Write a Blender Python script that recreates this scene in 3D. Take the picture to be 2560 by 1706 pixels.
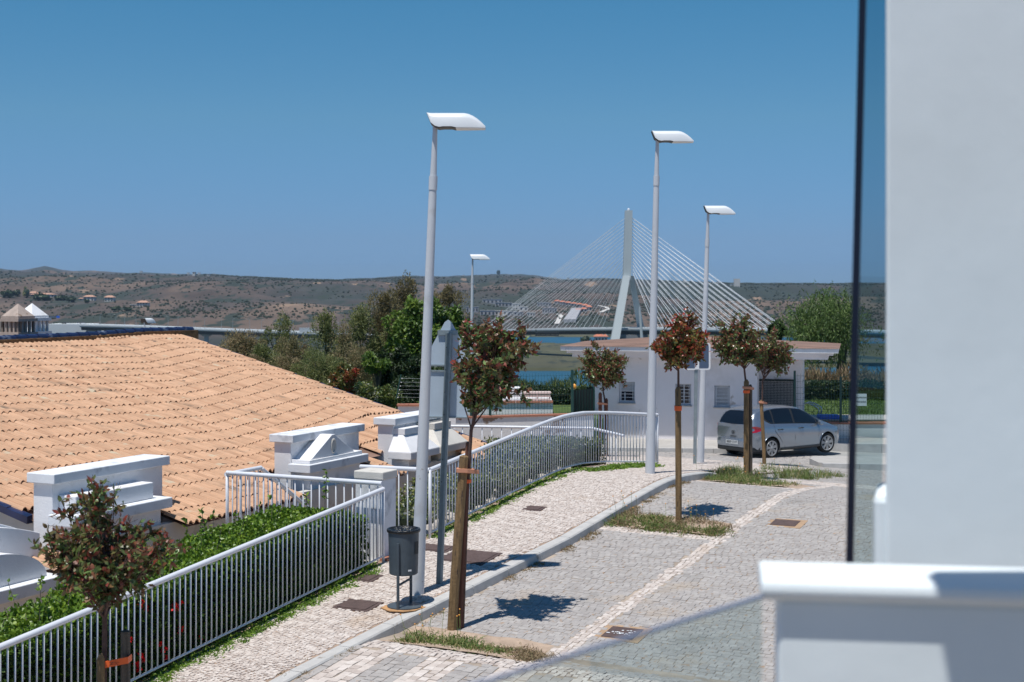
import bpy, math, random
import numpy as np
from mathutils import Vector, Matrix, noise
for o in list(bpy.data.objects): bpy.data.objects.remove(o)
SC = bpy.context.scene
COL = SC.collection
R = math.radians
rnd = random.Random(5)
RG = np.random.default_rng(5)

# ------------------------------------------------------------------ camera, sky, sun, exposure
F = 3555.6                      # focal length in photo pixels (50 mm on 36 mm, 2560 wide)
HY = 720.0                      # horizon row
cd = bpy.data.cameras.new('camera'); cam = bpy.data.objects.new('camera', cd); COL.objects.link(cam)
cd.lens = 50; cd.sensor_width = 36; cd.clip_start = .05; cd.clip_end = 30000
cd.shift_y = -(853.0 - HY) / 2560.0
cam.location = (0, 0, 0); cam.rotation_euler = (R(90), 0, 0)
cd.dof.use_dof = True; cd.dof.focus_distance = 24.0; cd.dof.aperture_fstop = 3.2
SC.camera = cam

SUN_EL = 72.0
SH = Vector((-.53, -.848, 0)).normalized()          # horizontal direction towards the sun
wd = bpy.data.worlds.new('World'); SC.world = wd; wd.use_nodes = True
nt = wd.node_tree; nt.nodes.clear()
wo = nt.nodes.new('ShaderNodeOutputWorld'); bg = nt.nodes.new('ShaderNodeBackground')
sk = nt.nodes.new('ShaderNodeTexSky'); sk.sky_type = 'NISHITA'; sk.sun_disc = False
sk.sun_elevation = R(SUN_EL); sk.sun_rotation = math.atan2(SH.x, SH.y)
sk.altitude = 0; sk.air_density = 1.0; sk.dust_density = .0; sk.ozone_density = 1.0
# the photograph's sky is a deep, slightly greenish blue down to the horizon: a tint that only depends on elevation
tc = nt.nodes.new('ShaderNodeTexCoord'); sx = nt.nodes.new('ShaderNodeSeparateXYZ'); nt.links.new(tc.outputs['Generated'], sx.inputs[0])
mz = nt.nodes.new('ShaderNodeMath'); mz.operation = 'MULTIPLY'; mz.inputs[1].default_value = 4; nt.links.new(sx.outputs[2], mz.inputs[0])
rp = nt.nodes.new('ShaderNodeValToRGB'); nt.links.new(mz.outputs[0], rp.inputs[0])
TINT = [(0, (.215, .42, .95)), (.07, (.23, .435, .97)), (.136, (.26, .445, .89)), (.47, (.325, .595, .82)), (.78, (.265, .64, .84)), (1, (.265, .62, .82))]
while len(rp.color_ramp.elements) < len(TINT): rp.color_ramp.elements.new(.5)
for e, (p_, c_) in zip(rp.color_ramp.elements, TINT): e.position = p_; e.color = (*c_, 1)
mu = nt.nodes.new('ShaderNodeVectorMath'); mu.operation = 'MULTIPLY'; nt.links.new(sk.outputs[0], mu.inputs[0]); nt.links.new(rp.outputs[0], mu.inputs[1])
hs = nt.nodes.new('ShaderNodeHueSaturation'); hs.inputs['Saturation'].default_value = 1.0
nt.links.new(mu.outputs[0], hs.inputs['Color']); nt.links.new(hs.outputs[0], bg.inputs['Color'])
bg.inputs['Strength'].default_value = .102
nt.links.new(bg.outputs[0], wo.inputs['Surface'])
sl = bpy.data.lights.new('sun', 'SUN'); so = bpy.data.objects.new('sun', sl); COL.objects.link(so)
sl.energy = 5.0; sl.angle = R(.53); sl.color = (1, .965, .91)
sv = Vector((SH.x * math.cos(R(SUN_EL)), SH.y * math.cos(R(SUN_EL)), math.sin(R(SUN_EL))))
so.rotation_euler = sv.to_track_quat('Z', 'Y').to_euler(); so.location = sv * 80
vs = SC.view_settings; vs.view_transform = 'Standard'; vs.look = 'None'; vs.exposure = -.07; vs.gamma = 1; vs.use_curve_mapping = False
SC.render.engine = 'CYCLES'; SC.cycles.use_denoising = True; SC.cycles.max_bounces = 8
SC.cycles.transparent_max_bounces = 16; SC.cycles.volume_bounces = 0

# ------------------------------------------------------------------ places
ED = Vector((.4312, .9023, 0)); EN = Vector((-.9023, .4312, 0)); OX, OY = -4.42, 17.1
def W(s, w, z=0.0):             # along the street, leftwards across it, height
    return Vector((OX + ED.x * s + EN.x * w, OY + ED.y * s + EN.y * w, z))
def SW(X, Y):
    return (X - OX) * ED.x + (Y - OY) * ED.y, (X - OX) * EN.x + (Y - OY) * EN.y
def P(px, py, Y): return Vector(((px - 1280) / F * Y, Y, (HY - py) / F * Y))
GS = ([-30, -12, 12, 13, 14, 16, 20, 24, 28, 30, 34, 60], [-7.2, -5.74, -3.73, -3.68, -3.73, -3.9, -4.3, -4.68, -5.05, -5.16, -5.28, -5.5])
def gs(s):                      # street height along s, lightly smoothed
    return sum(np.interp(s + k, *GS) for k in (-.8, -.4, 0, .4, .8)) / 5
def wk(s): return -np.interp(s, [-12, 1, 3.3, 5, 8, 12, 16, 17.5], [1.3, 1.6, 1.75, 1.9, 2.15, 2.2, 2.2, 2.2])
KH = .13
def zside(s, w): return gs(s) + .02 * np.minimum(w, 0)
def zroad(s, w): return gs(s) + .02 * np.minimum(w, 0) - np.interp(s, [2.3, 3.0], [.018, KH])
def on(px, py, zf=None, dz=0):  # where the sight line of a photo pixel meets the street surface
    zf = zf or zroad
    Y = 8.0
    while Y < 60:
        p = P(px, py, Y); s, w = SW(p.x, p.y)
        if p.z <= float(zf(s, w)) + dz: return p
        Y += .02
    return P(px, py, 45)

# ------------------------------------------------------------------ objects
LOC = {}
def props(o, label=None, cat=None, group=None, kind=None):
    if label: o['label'] = label
    if cat: o['category'] = cat
    if group: o['group'] = group
    if kind: o['kind'] = kind
    return o
def thing(name, label, cat, loc=(0, 0, 0), group=None):
    o = bpy.data.objects.new(name, None); COL.objects.link(o); o.empty_display_size = .2
    o.location = loc; LOC[o.name] = Vector(loc); return props(o, label, cat, group)

class MB:
    def __init__(s): s.v = []; s.f = []; s.t = []; s.n = 0
    def add(s, v, f, t=.5):
        v = np.asarray(v, float).reshape(-1, 3)
        s.v.append(v); s.f += [tuple(int(i) + s.n for i in q) for q in f]; s.n += len(v)
        s.t.append(np.full(len(v), t) if np.isscalar(t) else np.asarray(t, float))
        return s
    def frame(s, c, ax, ay, az, sx, sy, sz, t=.5, taper=1.0):       # box with its own axes, c = centre
        c = Vector(c); v = []
        for k in (-1, 1):
            q = taper if k > 0 else 1
            for i, j in ((-1, -1), (1, -1), (1, 1), (-1, 1)):
                v.append(c + ax * (i * sx / 2 * q) + ay * (j * sy / 2 * q) + az * (k * sz / 2))
        return s.add(v, [(3, 2, 1, 0), (4, 5, 6, 7), (0, 1, 5, 4), (1, 2, 6, 5), (2, 3, 7, 6), (3, 0, 4, 7)], t)
    def box(s, x0, x1, y0, y1, z0, z1, t=.5):
        return s.frame(((x0 + x1) / 2, (y0 + y1) / 2, (z0 + z1) / 2), Vector((1, 0, 0)), Vector((0, 1, 0)), Vector((0, 0, 1)), x1 - x0, y1 - y0, z1 - z0, t)
    def sw(s, s0, s1, w0, w1, z0, z1, t=.5):                        # box in street axes
        c = W((s0 + s1) / 2, (w0 + w1) / 2, (z0 + z1) / 2)
        return s.frame(c, ED, EN, Vector((0, 0, 1)), s1 - s0, w1 - w0, z1 - z0, t)
    def tube(s, pts, r, n=8, t=.5, caps=True):
        pts = [Vector(p) for p in pts]; m = len(pts); rr = r if hasattr(r, '__len__') else [r] * m
        v = []; up = Vector((.3, .2, .93)); prev = None
        for i, p in enumerate(pts):
            d = (pts[min(i + 1, m - 1)] - pts[max(i - 1, 0)]).normalized()
            a = d.cross(up if abs(d.dot(up)) < .95 else Vector((1, 0, 0))).normalized() if prev is None else (prev - d * prev.dot(d)).normalized()
            prev = a; b = d.cross(a)
            for k in range(n):
                q = 2 * math.pi * k / n; v.append(p + (a * math.cos(q) + b * math.sin(q)) * rr[i])
        f = [(i * n + k, i * n + (k + 1) % n, (i + 1) * n + (k + 1) % n, (i + 1) * n + k) for i in range(m - 1) for k in range(n)]
        if caps: f += [tuple(range(n - 1, -1, -1)), tuple((m - 1) * n + k for k in range(n))]
        return s.add(v, f, t)
    def lathe(s, c, prof, n=20, t=.5, closed=True):                  # prof = (radius, height)
        c = Vector(c); v = [c + Vector((r * math.cos(2 * math.pi * k / n), r * math.sin(2 * math.pi * k / n), z)) for r, z in prof for k in range(n)]
        m = len(prof); f = [(i * n + k, i * n + (k + 1) % n, (i + 1) * n + (k + 1) % n, (i + 1) * n + k) for i in range(m - 1) for k in range(n)]
        if closed: f += [tuple(range(n - 1, -1, -1)), tuple((m - 1) * n + k for k in range(n))]
        return s.add(v, f, t)
    def prism(s, poly, d, t=.5):                                     # closed outline pushed along d
        poly = [Vector(p) for p in poly]; d = Vector(d); n = len(poly)
        v = poly + [p + d for p in poly]
        return s.add(v, [tuple(range(n - 1, -1, -1)), tuple(range(n, 2 * n))] + [(i, (i + 1) % n, n + (i + 1) % n, n + i) for i in range(n)], t)
    def leaves(s, pts, L, wd_, rg, t=None, up=.0, fold=.25, axis=None, hi=False):
        s.open = True; pts = np.asarray(pts, float); n = len(pts)
        a = rg.normal(size=(n, 3)) if axis is None else axis + rg.normal(size=(n, 3)) * .45
        a[:, 2] += up; a /= np.linalg.norm(a, axis=1)[:, None]
        q = rg.normal(size=(n, 3)); q[:, 2] += .6; b = np.cross(a, q); b /= np.linalg.norm(b, axis=1)[:, None]; c = np.cross(a, b)
        l = L * rg.uniform(.6, 1.25, (n, 1)); w_ = wd_ * rg.uniform(.7, 1.2, (n, 1))
        if hi:       # ovate leaf, three segments
            v = np.stack([pts, pts + a * l * .28 + b * w_ * .46 + c * w_ * fold, pts + a * l * .66 + b * w_ * .42 + c * w_ * fold, pts + a * l - c * w_ * fold * .6, pts + a * l * .66 - b * w_ * .42 + c * w_ * fold, pts + a * l * .28 - b * w_ * .46 + c * w_ * fold], 1).reshape(-1, 3)
            i = np.arange(n) * 6 + s.n
            s.f += list(map(tuple, np.stack([i, i + 1, i + 5], 1).tolist())) + list(map(tuple, np.stack([i + 1, i + 2, i + 4, i + 5], 1).tolist())) + list(map(tuple, np.stack([i + 2, i + 3, i + 4], 1).tolist()))
            s.v.append(v); s.n += n * 6; s.t.append(np.repeat(rg.uniform(0, 1, n) if t is None else t, 6)); return s
        v = np.stack([pts, pts + a * l * .45 + b * w_ * .5 + c * w_ * fold, pts + a * l, pts + a * l * .45 - b * w_ * .5 + c * w_ * fold], 1).reshape(-1, 3)
        i = np.arange(n) * 4 + s.n
        s.f += list(map(tuple, np.concatenate([np.stack([i, i + 1, i + 2], 1), np.stack([i, i + 2, i + 3], 1)]).tolist()))
        s.v.append(v); s.n += n * 4
        s.t.append(np.repeat(rg.uniform(0, 1, n) if t is None else t, 4)); return s
    def mesh(s, name, mat, off=(0, 0, 0), smooth=False):
        me = bpy.data.meshes.new(name)
        v = np.concatenate(s.v) - np.array(off) if s.v else np.zeros((0, 3))
        f = s.f; nl = np.array([len(q) for q in f], np.int32)
        me.vertices.add(len(v)); me.vertices.foreach_set('co', v.astype(np.float32).ravel())
        me.loops.add(int(nl.sum())); me.loops.foreach_set('vertex_index', np.fromiter((i for q in f for i in q), np.int32, int(nl.sum())))
        me.polygons.add(len(f)); me.polygons.foreach_set('loop_start', np.concatenate([[0], np.cumsum(nl)[:-1]]).astype(np.int32))
        try: me.polygons.foreach_set('loop_total', nl)
        except Exception: pass
        me.update(calc_edges=True)
        at = me.attributes.new('tone', 'FLOAT', 'POINT'); at.data.foreach_set('value', np.concatenate(s.t).astype(np.float32))
        me.polygons.foreach_set('use_smooth', np.full(len(f), bool(smooth)))
        if 3 < len(f) < 3000 and not getattr(s, 'open', False):
            import bmesh
            q = bmesh.new(); q.from_mesh(me); bmesh.ops.recalc_face_normals(q, faces=q.faces); q.to_mesh(me); q.free()
        for m_ in (mat if isinstance(mat, (list, tuple)) else [mat]): me.materials.append(m_)
        return me
    def build(s, name, mat, parent=None, smooth=False, loc=None, bevel=0, auto=False, **kw):
        off = LOC[parent.name] if parent is not None else Vector(loc if loc is not None else (0, 0, 0))
        me = s.mesh(name, mat, off, smooth)
        o = bpy.data.objects.new(name, me); COL.objects.link(o)
        if parent is not None: o.parent = parent
        else: o.location = off
        LOC[o.name] = Vector(off)
        if bevel:
            b = o.modifiers.new('bevel', 'BEVEL'); b.width = bevel; b.segments = 2; b.limit_method = 'ANGLE'
        if smooth and auto:
            me.polygons.foreach_set('use_smooth', np.ones(len(s.f), bool))
            m = set_sharp(me, R(35))
        return props(o, **kw)
def set_sharp(me, ang):
    try: me.set_sharp_from_angle(angle=ang)
    except Exception: pass
def inst(name, me, loc, parent, rot=(0, 0, 0), scale=(1, 1, 1)):     # a piece sharing mesh data; loc in world space
    o = bpy.data.objects.new(name, me); COL.objects.link(o)
    o.parent = parent; o.location = Vector(loc) - LOC[parent.name]; o.rotation_euler = rot; o.scale = scale
    return o

# ------------------------------------------------------------------ materials
def mat(name, col=(.5, .5, .5), rough=.75, tones=None, var=0, vscale=3, bump=0, bscale=20, stain=None, stretch=None, metal=0, coat=0, spec=.5, leaf=0, detail=4, tonevar=0):
    """col or a tone ramp, times a noise of +-var, with optional stains [(colour, scale, threshold, softness)] and a fine bump"""
    m = bpy.data.materials.new(name); m.use_nodes = True; n = m.node_tree.nodes; l = m.node_tree.links
    b = n['Principled BSDF']; b.inputs['Roughness'].default_value = rough; b.inputs['Metallic'].default_value = metal
    b.inputs['Specular IOR Level'].default_value = spec
    if coat: b.inputs['Coat Weight'].default_value = coat; b.inputs['Coat Roughness'].default_value = .05
    geo = n.new('ShaderNodeNewGeometry'); vec = geo.outputs['Position']
    if stretch:
        mp = n.new('ShaderNodeMapping'); mp.inputs['Rotation'].default_value = stretch[1]; mp.inputs['Scale'].default_value = stretch[0]
        mp.vector_type = 'TEXTURE' if False else 'POINT'; l.new(vec, mp.inputs[0]); svec = mp.outputs[0]
    else: svec = vec
    if tones:
        at = n.new('ShaderNodeAttribute'); at.attribute_name = 'tone'; rp = n.new('ShaderNodeValToRGB')
        cr = rp.color_ramp
        while len(cr.elements) < len(tones): cr.elements.new(.5)
        for i, c in enumerate(tones): cr.elements[i].position = i / max(1, len(tones) - 1); cr.elements[i].color = (*c, 1)
        l.new(at.outputs['Fac'], rp.inputs[0]); c = rp.outputs[0]
    else:
        rg = n.new('ShaderNodeRGB'); rg.outputs[0].default_value = (*col, 1); c = rg.outputs[0]
    def nz(vv, sc, d=detail):
        t = n.new('ShaderNodeTexNoise'); t.inputs['Scale'].default_value = sc; t.inputs['Detail'].default_value = d; t.inputs['Roughness'].default_value = .6
        l.new(vv, t.inputs['Vector']); return t.outputs['Fac']
    if var:
        mr = n.new('ShaderNodeMapRange'); l.new(nz(svec, vscale), mr.inputs[0]); mr.inputs[1].default_value = .3; mr.inputs[2].default_value = .7
        mr.inputs[3].default_value = 1 - var; mr.inputs[4].default_value = 1 + var
        mx = n.new('ShaderNodeVectorMath'); mx.operation = 'SCALE'; l.new(c, mx.inputs[0]); l.new(mr.outputs[0], mx.inputs['Scale']); c = mx.outputs[0]
    for (sc_, k, th, soft) in (stain or []):
        mr = n.new('ShaderNodeMapRange'); l.new(nz(svec, k), mr.inputs[0]); mr.inputs[1].default_value = th; mr.inputs[2].default_value = th + soft
        mx = n.new('ShaderNodeMix'); mx.data_type = 'RGBA'; l.new(mr.outputs[0], mx.inputs[0]); l.new(c, mx.inputs[6]); mx.inputs[7].default_value = (*sc_, 1); c = mx.outputs[2]
    l.new(c, b.inputs['Base Color'])
    if bump:
        bp = n.new('ShaderNodeBump'); bp.inputs['Strength'].default_value = min(1, bump); bp.inputs['Distance'].default_value = .02 * max(1, bump)
        l.new(nz(vec, bscale), bp.inputs['Height']); l.new(bp.outputs[0], b.inputs['Normal'])
    if leaf:
        tr = n.new('ShaderNodeBsdfTranslucent'); l.new(c, tr.inputs['Color']); ms = n.new('ShaderNodeMixShader'); ms.inputs[0].default_value = leaf
        l.new(b.outputs[0], ms.inputs[1]); l.new(tr.outputs[0], ms.inputs[2]); l.new(ms.outputs[0], n['Material Output'].inputs['Surface'])
    return m
def glassmat(name, tint, refl=.12, rough=.0, base=.06):
    m = bpy.data.materials.new(name); m.use_nodes = True; n = m.node_tree.nodes; l = m.node_tree.links
    n.remove(n['Principled BSDF']); t = n.new('ShaderNodeBsdfTransparent'); t.inputs[0].default_value = (*tint, 1)
    g = n.new('ShaderNodeBsdfGlossy'); g.inputs['Roughness'].default_value = rough; lw = n.new('ShaderNodeLayerWeight'); lw.inputs[0].default_value = .5; pw_ = n.new('ShaderNodeMath'); pw_.operation = 'POWER'; pw_.inputs[1].default_value = 4.5; l.new(lw.outputs['Facing'], pw_.inputs[0])
    ms = n.new('ShaderNodeMixShader'); ma = n.new('ShaderNodeMath'); ma.operation = 'MULTIPLY_ADD'; ma.inputs[1].default_value = refl; ma.inputs[2].default_value = base
    l.new(pw_.outputs[0], ma.inputs[0]); l.new(ma.outputs[0], ms.inputs[0]); l.new(t.outputs[0], ms.inputs[1]); l.new(g.outputs[0], ms.inputs[2])
    l.new(ms.outputs[0], n['Material Output'].inputs['Surface']); return m

M = {}
M['stucco'] = mat('white_stucco', (.75, .75, .765), .85, var=.07, vscale=1.6, bump=.25, bscale=35, stain=[((.52, .51, .50), 2.2, .60, .2), ((.40, .36, .32), 7, .70, .05)])
M['stucco_near'] = mat('near_wall_paint', (.735, .80, .83), .85, var=.04, vscale=2.0, bump=.1, bscale=6)
M['stucco_old'] = mat('weathered_stucco', (.6, .57, .52), .9, var=.08, vscale=1.5, bump=.3, bscale=30, stain=[((.35, .32, .28), 2.0, .58, .15)])
M['stucco_cap'] = mat('weathered_cap_paint', (.72, .74, .77), .85, var=.05, vscale=2, bump=.2, bscale=30, stain=[((.33, .35, .38), 2.6, .56, .2)])
M['peel'] = mat('peeling_plaster', (.72, .71, .7), .9, var=.04, vscale=2, stain=[((.30, .22, .16), .75, .525, .015), ((.74, .73, .72), 5, .6, .02)], bump=.3, bscale=12, detail=7)
M['housewall'] = mat('pool_house_wall', (.77, .745, .77), .9, var=.04, vscale=.6, stain=[((.42, .38, .36), 1.3, .655, .05), ((.56, .54, .53), .5, .55, .2)], bump=.1)
M['tile'] = mat('terracotta_tile', tones=[(.44, .25, .15), (.50, .30, .185), (.54, .33, .205), (.58, .36, .23)], rough=.85, var=.14, vscale=3,
                stain=[((.19, .13, .09), 1.4, .59, .16), ((.13, .095, .07), 4.5, .655, .05), ((.50, .42, .30), 2.3, .63, .08)], stretch=((.45, 1.9, 1.9), (0, 0, -R(-25.5))), bump=.2, bscale=60)
M['tile_old'] = mat('dirty_tile', tones=[(.21, .13, .10), (.26, .16, .12)], rough=.9, var=.3, vscale=.8, stain=[((.12, .08, .06), 1.2, .5, .25)], stretch=((1, 3, 3), (0, 0, 0)))
M['navy'] = mat('navy_glazed_tile', (.014, .024, .075), .35, var=.4, vscale=4, coat=.15, stain=[((.12, .15, .22), 3, .6, .1)])
M['mortar'] = mat('brown_mortar', (.20, .115, .05), .95, var=.5, vscale=9, bump=.6, bscale=30)
M['terracotta'] = mat('terracotta_coping', (.40, .17, .11), .9, var=.2, vscale=3)
M['rail'] = mat('white_rail_paint', (.66, .68, .73), .4, var=.05, vscale=5, stain=[((.28, .2, .15), 14, .71, .03)])
M['lamp'] = mat('lamp_pole_paint', (.56, .585, .62), .45, var=.04, vscale=1.2, stain=[((.30, .27, .24), 7, .68, .05), ((.40, .39, .38), 1.3, .6, .2)])
M['lamphead'] = mat('lamp_head_paint', (.72, .75, .77), .35)
M['darkplastic'] = mat('dark_plastic', (.045, .048, .055), .4)
M['galv'] = mat('galvanised_steel', (.27, .32, .34), .45, metal=.35, var=.12, vscale=8)
M['galv_dark'] = mat('galvanised_steel_post', (.16, .20, .215), .5, metal=.25, var=.15, vscale=10)
M['signback'] = mat('sign_back', (.42, .50, .58), .5, var=.05, vscale=4)
M['binsteel'] = mat('bin_grey_steel', (.062, .082, .1), .42, var=.12, vscale=8, stain=[((.25, .1, .04), 9, .72, .04)])
M['binbag'] = mat('black_bag', (.008, .009, .011), .25, bump=1, bscale=25)
M['rust'] = mat('rusty_stone', (.46, .26, .12), .9, var=.3, vscale=9)
M['kerb'] = mat('kerb_stone', (.47, .46, .445), .85, var=.1, vscale=5, bump=.25, bscale=60, stain=[((.2, .16, .12), 3, .66, .1)])
M['slab'] = mat('stone_slab', (.42, .40, .375), .85, var=.1, vscale=3, bump=.2, bscale=50)
M['cover'] = mat('manhole_iron', (.10, .066, .06), .8, var=.2, vscale=12, bump=1, bscale=40)
M['coverframe'] = mat('manhole_frame', (.40, .27, .17), .9, var=.15, vscale=8)
M['cob_grey'] = mat('grey_granite_cobble', tones=[(.325, .300, .285), (.358, .334, .318), (.39, .366, .348)], rough=.9, var=.12, vscale=10, bump=.25, bscale=45, stain=[((.40, .32, .24), .8, .60, .2), ((.34, .235, .16), 11, .635, .04), ((.235, .225, .21), .55, .62, .14)])
M['cob_white'] = mat('pale_limestone_cobble', tones=[(.44, .375, .335), (.54, .475, .43), (.62, .56, .515)], rough=.85, var=.10, vscale=12, bump=.25, bscale=50, stain=[((.42, .31, .22), .6, .62, .2)])
M['joint'] = mat('sandy_joints', (.33, .24, .18), .95, var=.3, vscale=6)
M['joint_grey'] = mat('dusty_joints', (.34, .28, .225), .95, var=.35, vscale=2)
M['roadfar'] = mat('far_paving', (.33, .33, .32), .9, var=.1, vscale=3, bump=.3, bscale=9)
M['soil'] = mat('dry_soil', (.40, .30, .225), .95, var=.25, vscale=5, bump=.5, bscale=15)
M['wood'] = mat('treated_wood', (.20, .125, .055), .8, var=.35, vscale=6, stretch=((4, 4, .5), (0, 0, 0)), bump=.5, bscale=30, stain=[((.07, .045, .03), 9, .60, .06)])
M['wood_old'] = mat('weathered_wood', (.105, .085, .065), .85, var=.4, vscale=7, stretch=((4, 4, .4), (0, 0, 0)), bump=.6, bscale=30)
M['wood_red'] = mat('brown_wood', (.13, .05, .03), .8, var=.3, vscale=7, stretch=((4, 4, .4), (0, 0, 0)))
M['orange'] = mat('orange_tape', (.85, .13, .02), .5)
M['strap'] = mat('faded_pink_strap', (.55, .25, .15), .7)
M['bark'] = mat('purple_brown_bark', (.095, .055, .045), .9, var=.3, vscale=20)
M['bark2'] = mat('grey_bark', (.10, .085, .07), .9, var=.3, vscale=8)
M['photinia'] = mat('photinia_leaves', tones=[(0.253, 0.060, 0.043), (0.215, 0.113, 0.055), (0.139, 0.132, 0.048), (0.108, 0.159, 0.048), (0.127, 0.212, 0.061), (0.228, 0.330, 0.121)], rough=.34, leaf=.25)
M['photinia_red'] = mat('red_photinia_leaves', tones=[(.384, .048, .036), (.312, .096, .036), (.180, .144, .036), (.108, .144, .048), (.204, .264, .072)], rough=.32, leaf=.25)
M['hedge'] = mat('hedge_leaves', tones=[(.030, .064, .014), (.060, .128, .017), (.128, .230, .021), (.221, .323, .025)], rough=.42, leaf=.25)
M['garden'] = mat('garden_leaves', tones=[(.022, .055, .020), (.050, .094, .022), (.143, .187, .039), (.220, .220, .055), (.440, .462, .440)], rough=.4, leaf=.2)
M['weed'] = mat('weeds', tones=[(.062, .125, .025), (.112, .188, .037), (.213, .250, .075), (.375, .275, .138)], rough=.7, leaf=.25)
M['weed_bright'] = mat('bright_weeds', tones=[(.08, .17, .02), (.15, .27, .03), (.24, .34, .04)], rough=.6, leaf=.25)
M['dry'] = mat('dry_grass', tones=[(.22, .15, .085), (.34, .25, .15), (.16, .15, .06)], rough=.8, leaf=.2)
M['petal'] = mat('red_petals', (.60, .012, .02), .5, leaf=.15)
M['petal_y'] = mat('orange_petals', (.7, .28, .02), .5)
M['olive'] = mat('olive_foliage', tones=[(0.076, 0.109, 0.035), (0.183, 0.217, 0.072), (0.319, 0.307, 0.128)], rough=.7, leaf=.3)
M['tan'] = mat('tan_foliage', tones=[(.100, .112, .037), (.250, .219, .106), (.413, .294, .175)], rough=.8, leaf=.3)
M['brownf'] = mat('brown_feathery_foliage', tones=[(0.105, 0.093, 0.045), (0.208, 0.178, 0.081), (0.327, 0.265, 0.133)], rough=.8, leaf=.3)
M['bright'] = mat('bright_green_foliage', tones=[(0.041, 0.084, 0.020), (0.124, 0.211, 0.034), (0.262, 0.348, 0.050)], rough=.45, leaf=.3)
M['dark'] = mat('dark_green_foliage', tones=[(.012, .025, .008), (.025, .05, .012), (.05, .085, .02)], rough=.5, leaf=.2)
M['willow'] = mat('willow_foliage', tones=[(0.050, 0.086, 0.024), (0.112, 0.184, 0.048), (0.200, 0.287, 0.072)], rough=.5, leaf=.3)
M['reed'] = mat('reed_leaves', tones=[(.04, .07, .015), (.09, .13, .03), (.16, .2, .05)], rough=.6, leaf=.3)
M['concrete'] = mat('pale_concrete', (.44, .485, .49), .8, var=.05, vscale=.05)
M['concrete_deck'] = mat('bridge_deck_concrete', (.58, .61, .62), .8, var=.08, vscale=.05)
M['cable'] = mat('white_cable_sleeve', (.75, .77, .78), .5)
M['farwhite'] = mat('far_white_wall', (.55, .53, .5), .9, var=.08, vscale=.2)
M['farshell'] = mat('unfinished_grey_wall', (.34, .34, .36), .9, var=.15, vscale=.2)
M['farroof'] = mat('far_orange_roof', (.48, .17, .10), .9, var=.1, vscale=.2)
M['fartan'] = mat('far_tan_roof', (.46, .27, .19), .9)
M['hole'] = mat('dark_opening', (.03, .034, .045), .5)
M['greenmetal'] = mat('green_fence_paint', (.012, .06, .05), .5)
M['darkmesh'] = mat('dark_green_mesh', (.012, .022, .02), .7)
M['slat'] = mat('shutter_slats', (.52, .53, .55), .6)
M['winframe'] = mat('window_frame_paint', (.6, .62, .66), .5)
M['winglass'] = mat('window_glass', (.012, .018, .03), .08)
M['blue'] = mat('blue_plastic', (.02, .12, .6), .4)
M['pink'] = mat('pinkish_slats', (.62, .5, .46), .7)
M['chrome'] = mat('stainless_steel', (.6, .62, .64), .2, metal=.9)
M['carpaint'] = mat('silver_car_paint', (.31, .355, .41), .24, metal=.75, coat=.8)
M['carglass'] = mat('tinted_car_glass', (.006, .008, .012), .05, spec=.7)
M['cartrim'] = mat('black_car_trim', (.022, .024, .026), .55)
M['tyre'] = mat('tyre_rubber', (.02, .02, .02), .85)
M['rim'] = mat('silver_wheel_cover', (.38, .38, .38), .4, metal=.3)
M['tail'] = mat('red_tail_light', (.35, .006, .02), .15, coat=1)
M['plate'] = mat('number_plate', (.62, .64, .64), .4)
M['ink'] = mat('dark_ink', (.02, .02, .025), .5)
M['white'] = mat('white_print', (.75, .76, .78), .5)
M['signblue'] = mat('blue_sign_face', (.075, .11, .18), .4)
M['signred'] = mat('red_sign_print', (.42, .03, .05), .4)
M['grass'] = mat('lawn_blades', tones=[(.05, .10, .015), (.09, .16, .02)], rough=.7, leaf=.2)
M['lawn'] = mat('lawn_ground', (.06, .10, .02), .9, var=.3, vscale=2)
M['orangecap'] = mat('orange_beacon', (.8, .35, .05), .4)
M['truck'] = mat('truck_white', (.62, .64, .66), .5)
M['greybox'] = mat('truck_trailer_grey', (.34, .37, .39), .6)
M['seal'] = mat('black_glass_edge', (.008, .008, .02), .3)
M['rock'] = mat('garden_rock', (.42, .38, .34), .9, var=.2, vscale=8, bump=.6, bscale=12)
UP = Vector((0, 0, 1)); X1 = Vector((1, 0, 0)); Y1 = Vector((0, 1, 0))
def up_basis(fw):
    fw = Vector(fw).normalized(); return fw, Vector((-fw.y, fw.x, 0)), UP

ORD = ['%s from the left' % q for q in 'first second third fourth fifth sixth seventh eighth ninth tenth eleventh twelfth thirteenth fourteenth fifteenth sixteenth seventeenth eighteenth nineteenth twentieth twenty-first twenty-second twenty-third twenty-fourth twenty-fifth twenty-sixth twenty-seventh'.split()]
# ================================================================== LAND
def _h(ix, iy, sd):
    n = (ix.astype(np.int64) * 374761393 + iy.astype(np.int64) * 668265263 + sd * 974634777) & 0xffffffff
    n = ((n ^ (n >> 13)) * 1274126177) & 0xffffffff
    return ((n ^ (n >> 16)) & 0xffff) / 65535.0
def vn(x, y, sd=0):
    x = np.asarray(x, float); y = np.asarray(y, float)
    ix = np.floor(x); iy = np.floor(y); fx = x - ix; fy = y - iy
    fx = fx * fx * (3 - 2 * fx); fy = fy * fy * (3 - 2 * fy); ix = ix.astype(int); iy = iy.astype(int)
    a = _h(ix, iy, sd) * (1 - fx) + _h(ix + 1, iy, sd) * fx; b = _h(ix, iy + 1, sd) * (1 - fx) + _h(ix + 1, iy + 1, sd) * fx
    return a * (1 - fy) + b * fy
def fbm(x, y, sd=0, o=4):
    r = 0; a = .5
    for k in range(o): r = r + a * vn(x * 2 ** k, y * 2 ** k, sd + k * 7); a *= .5
    return r / (1 - .5 ** o)                       # about 0..1
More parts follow.
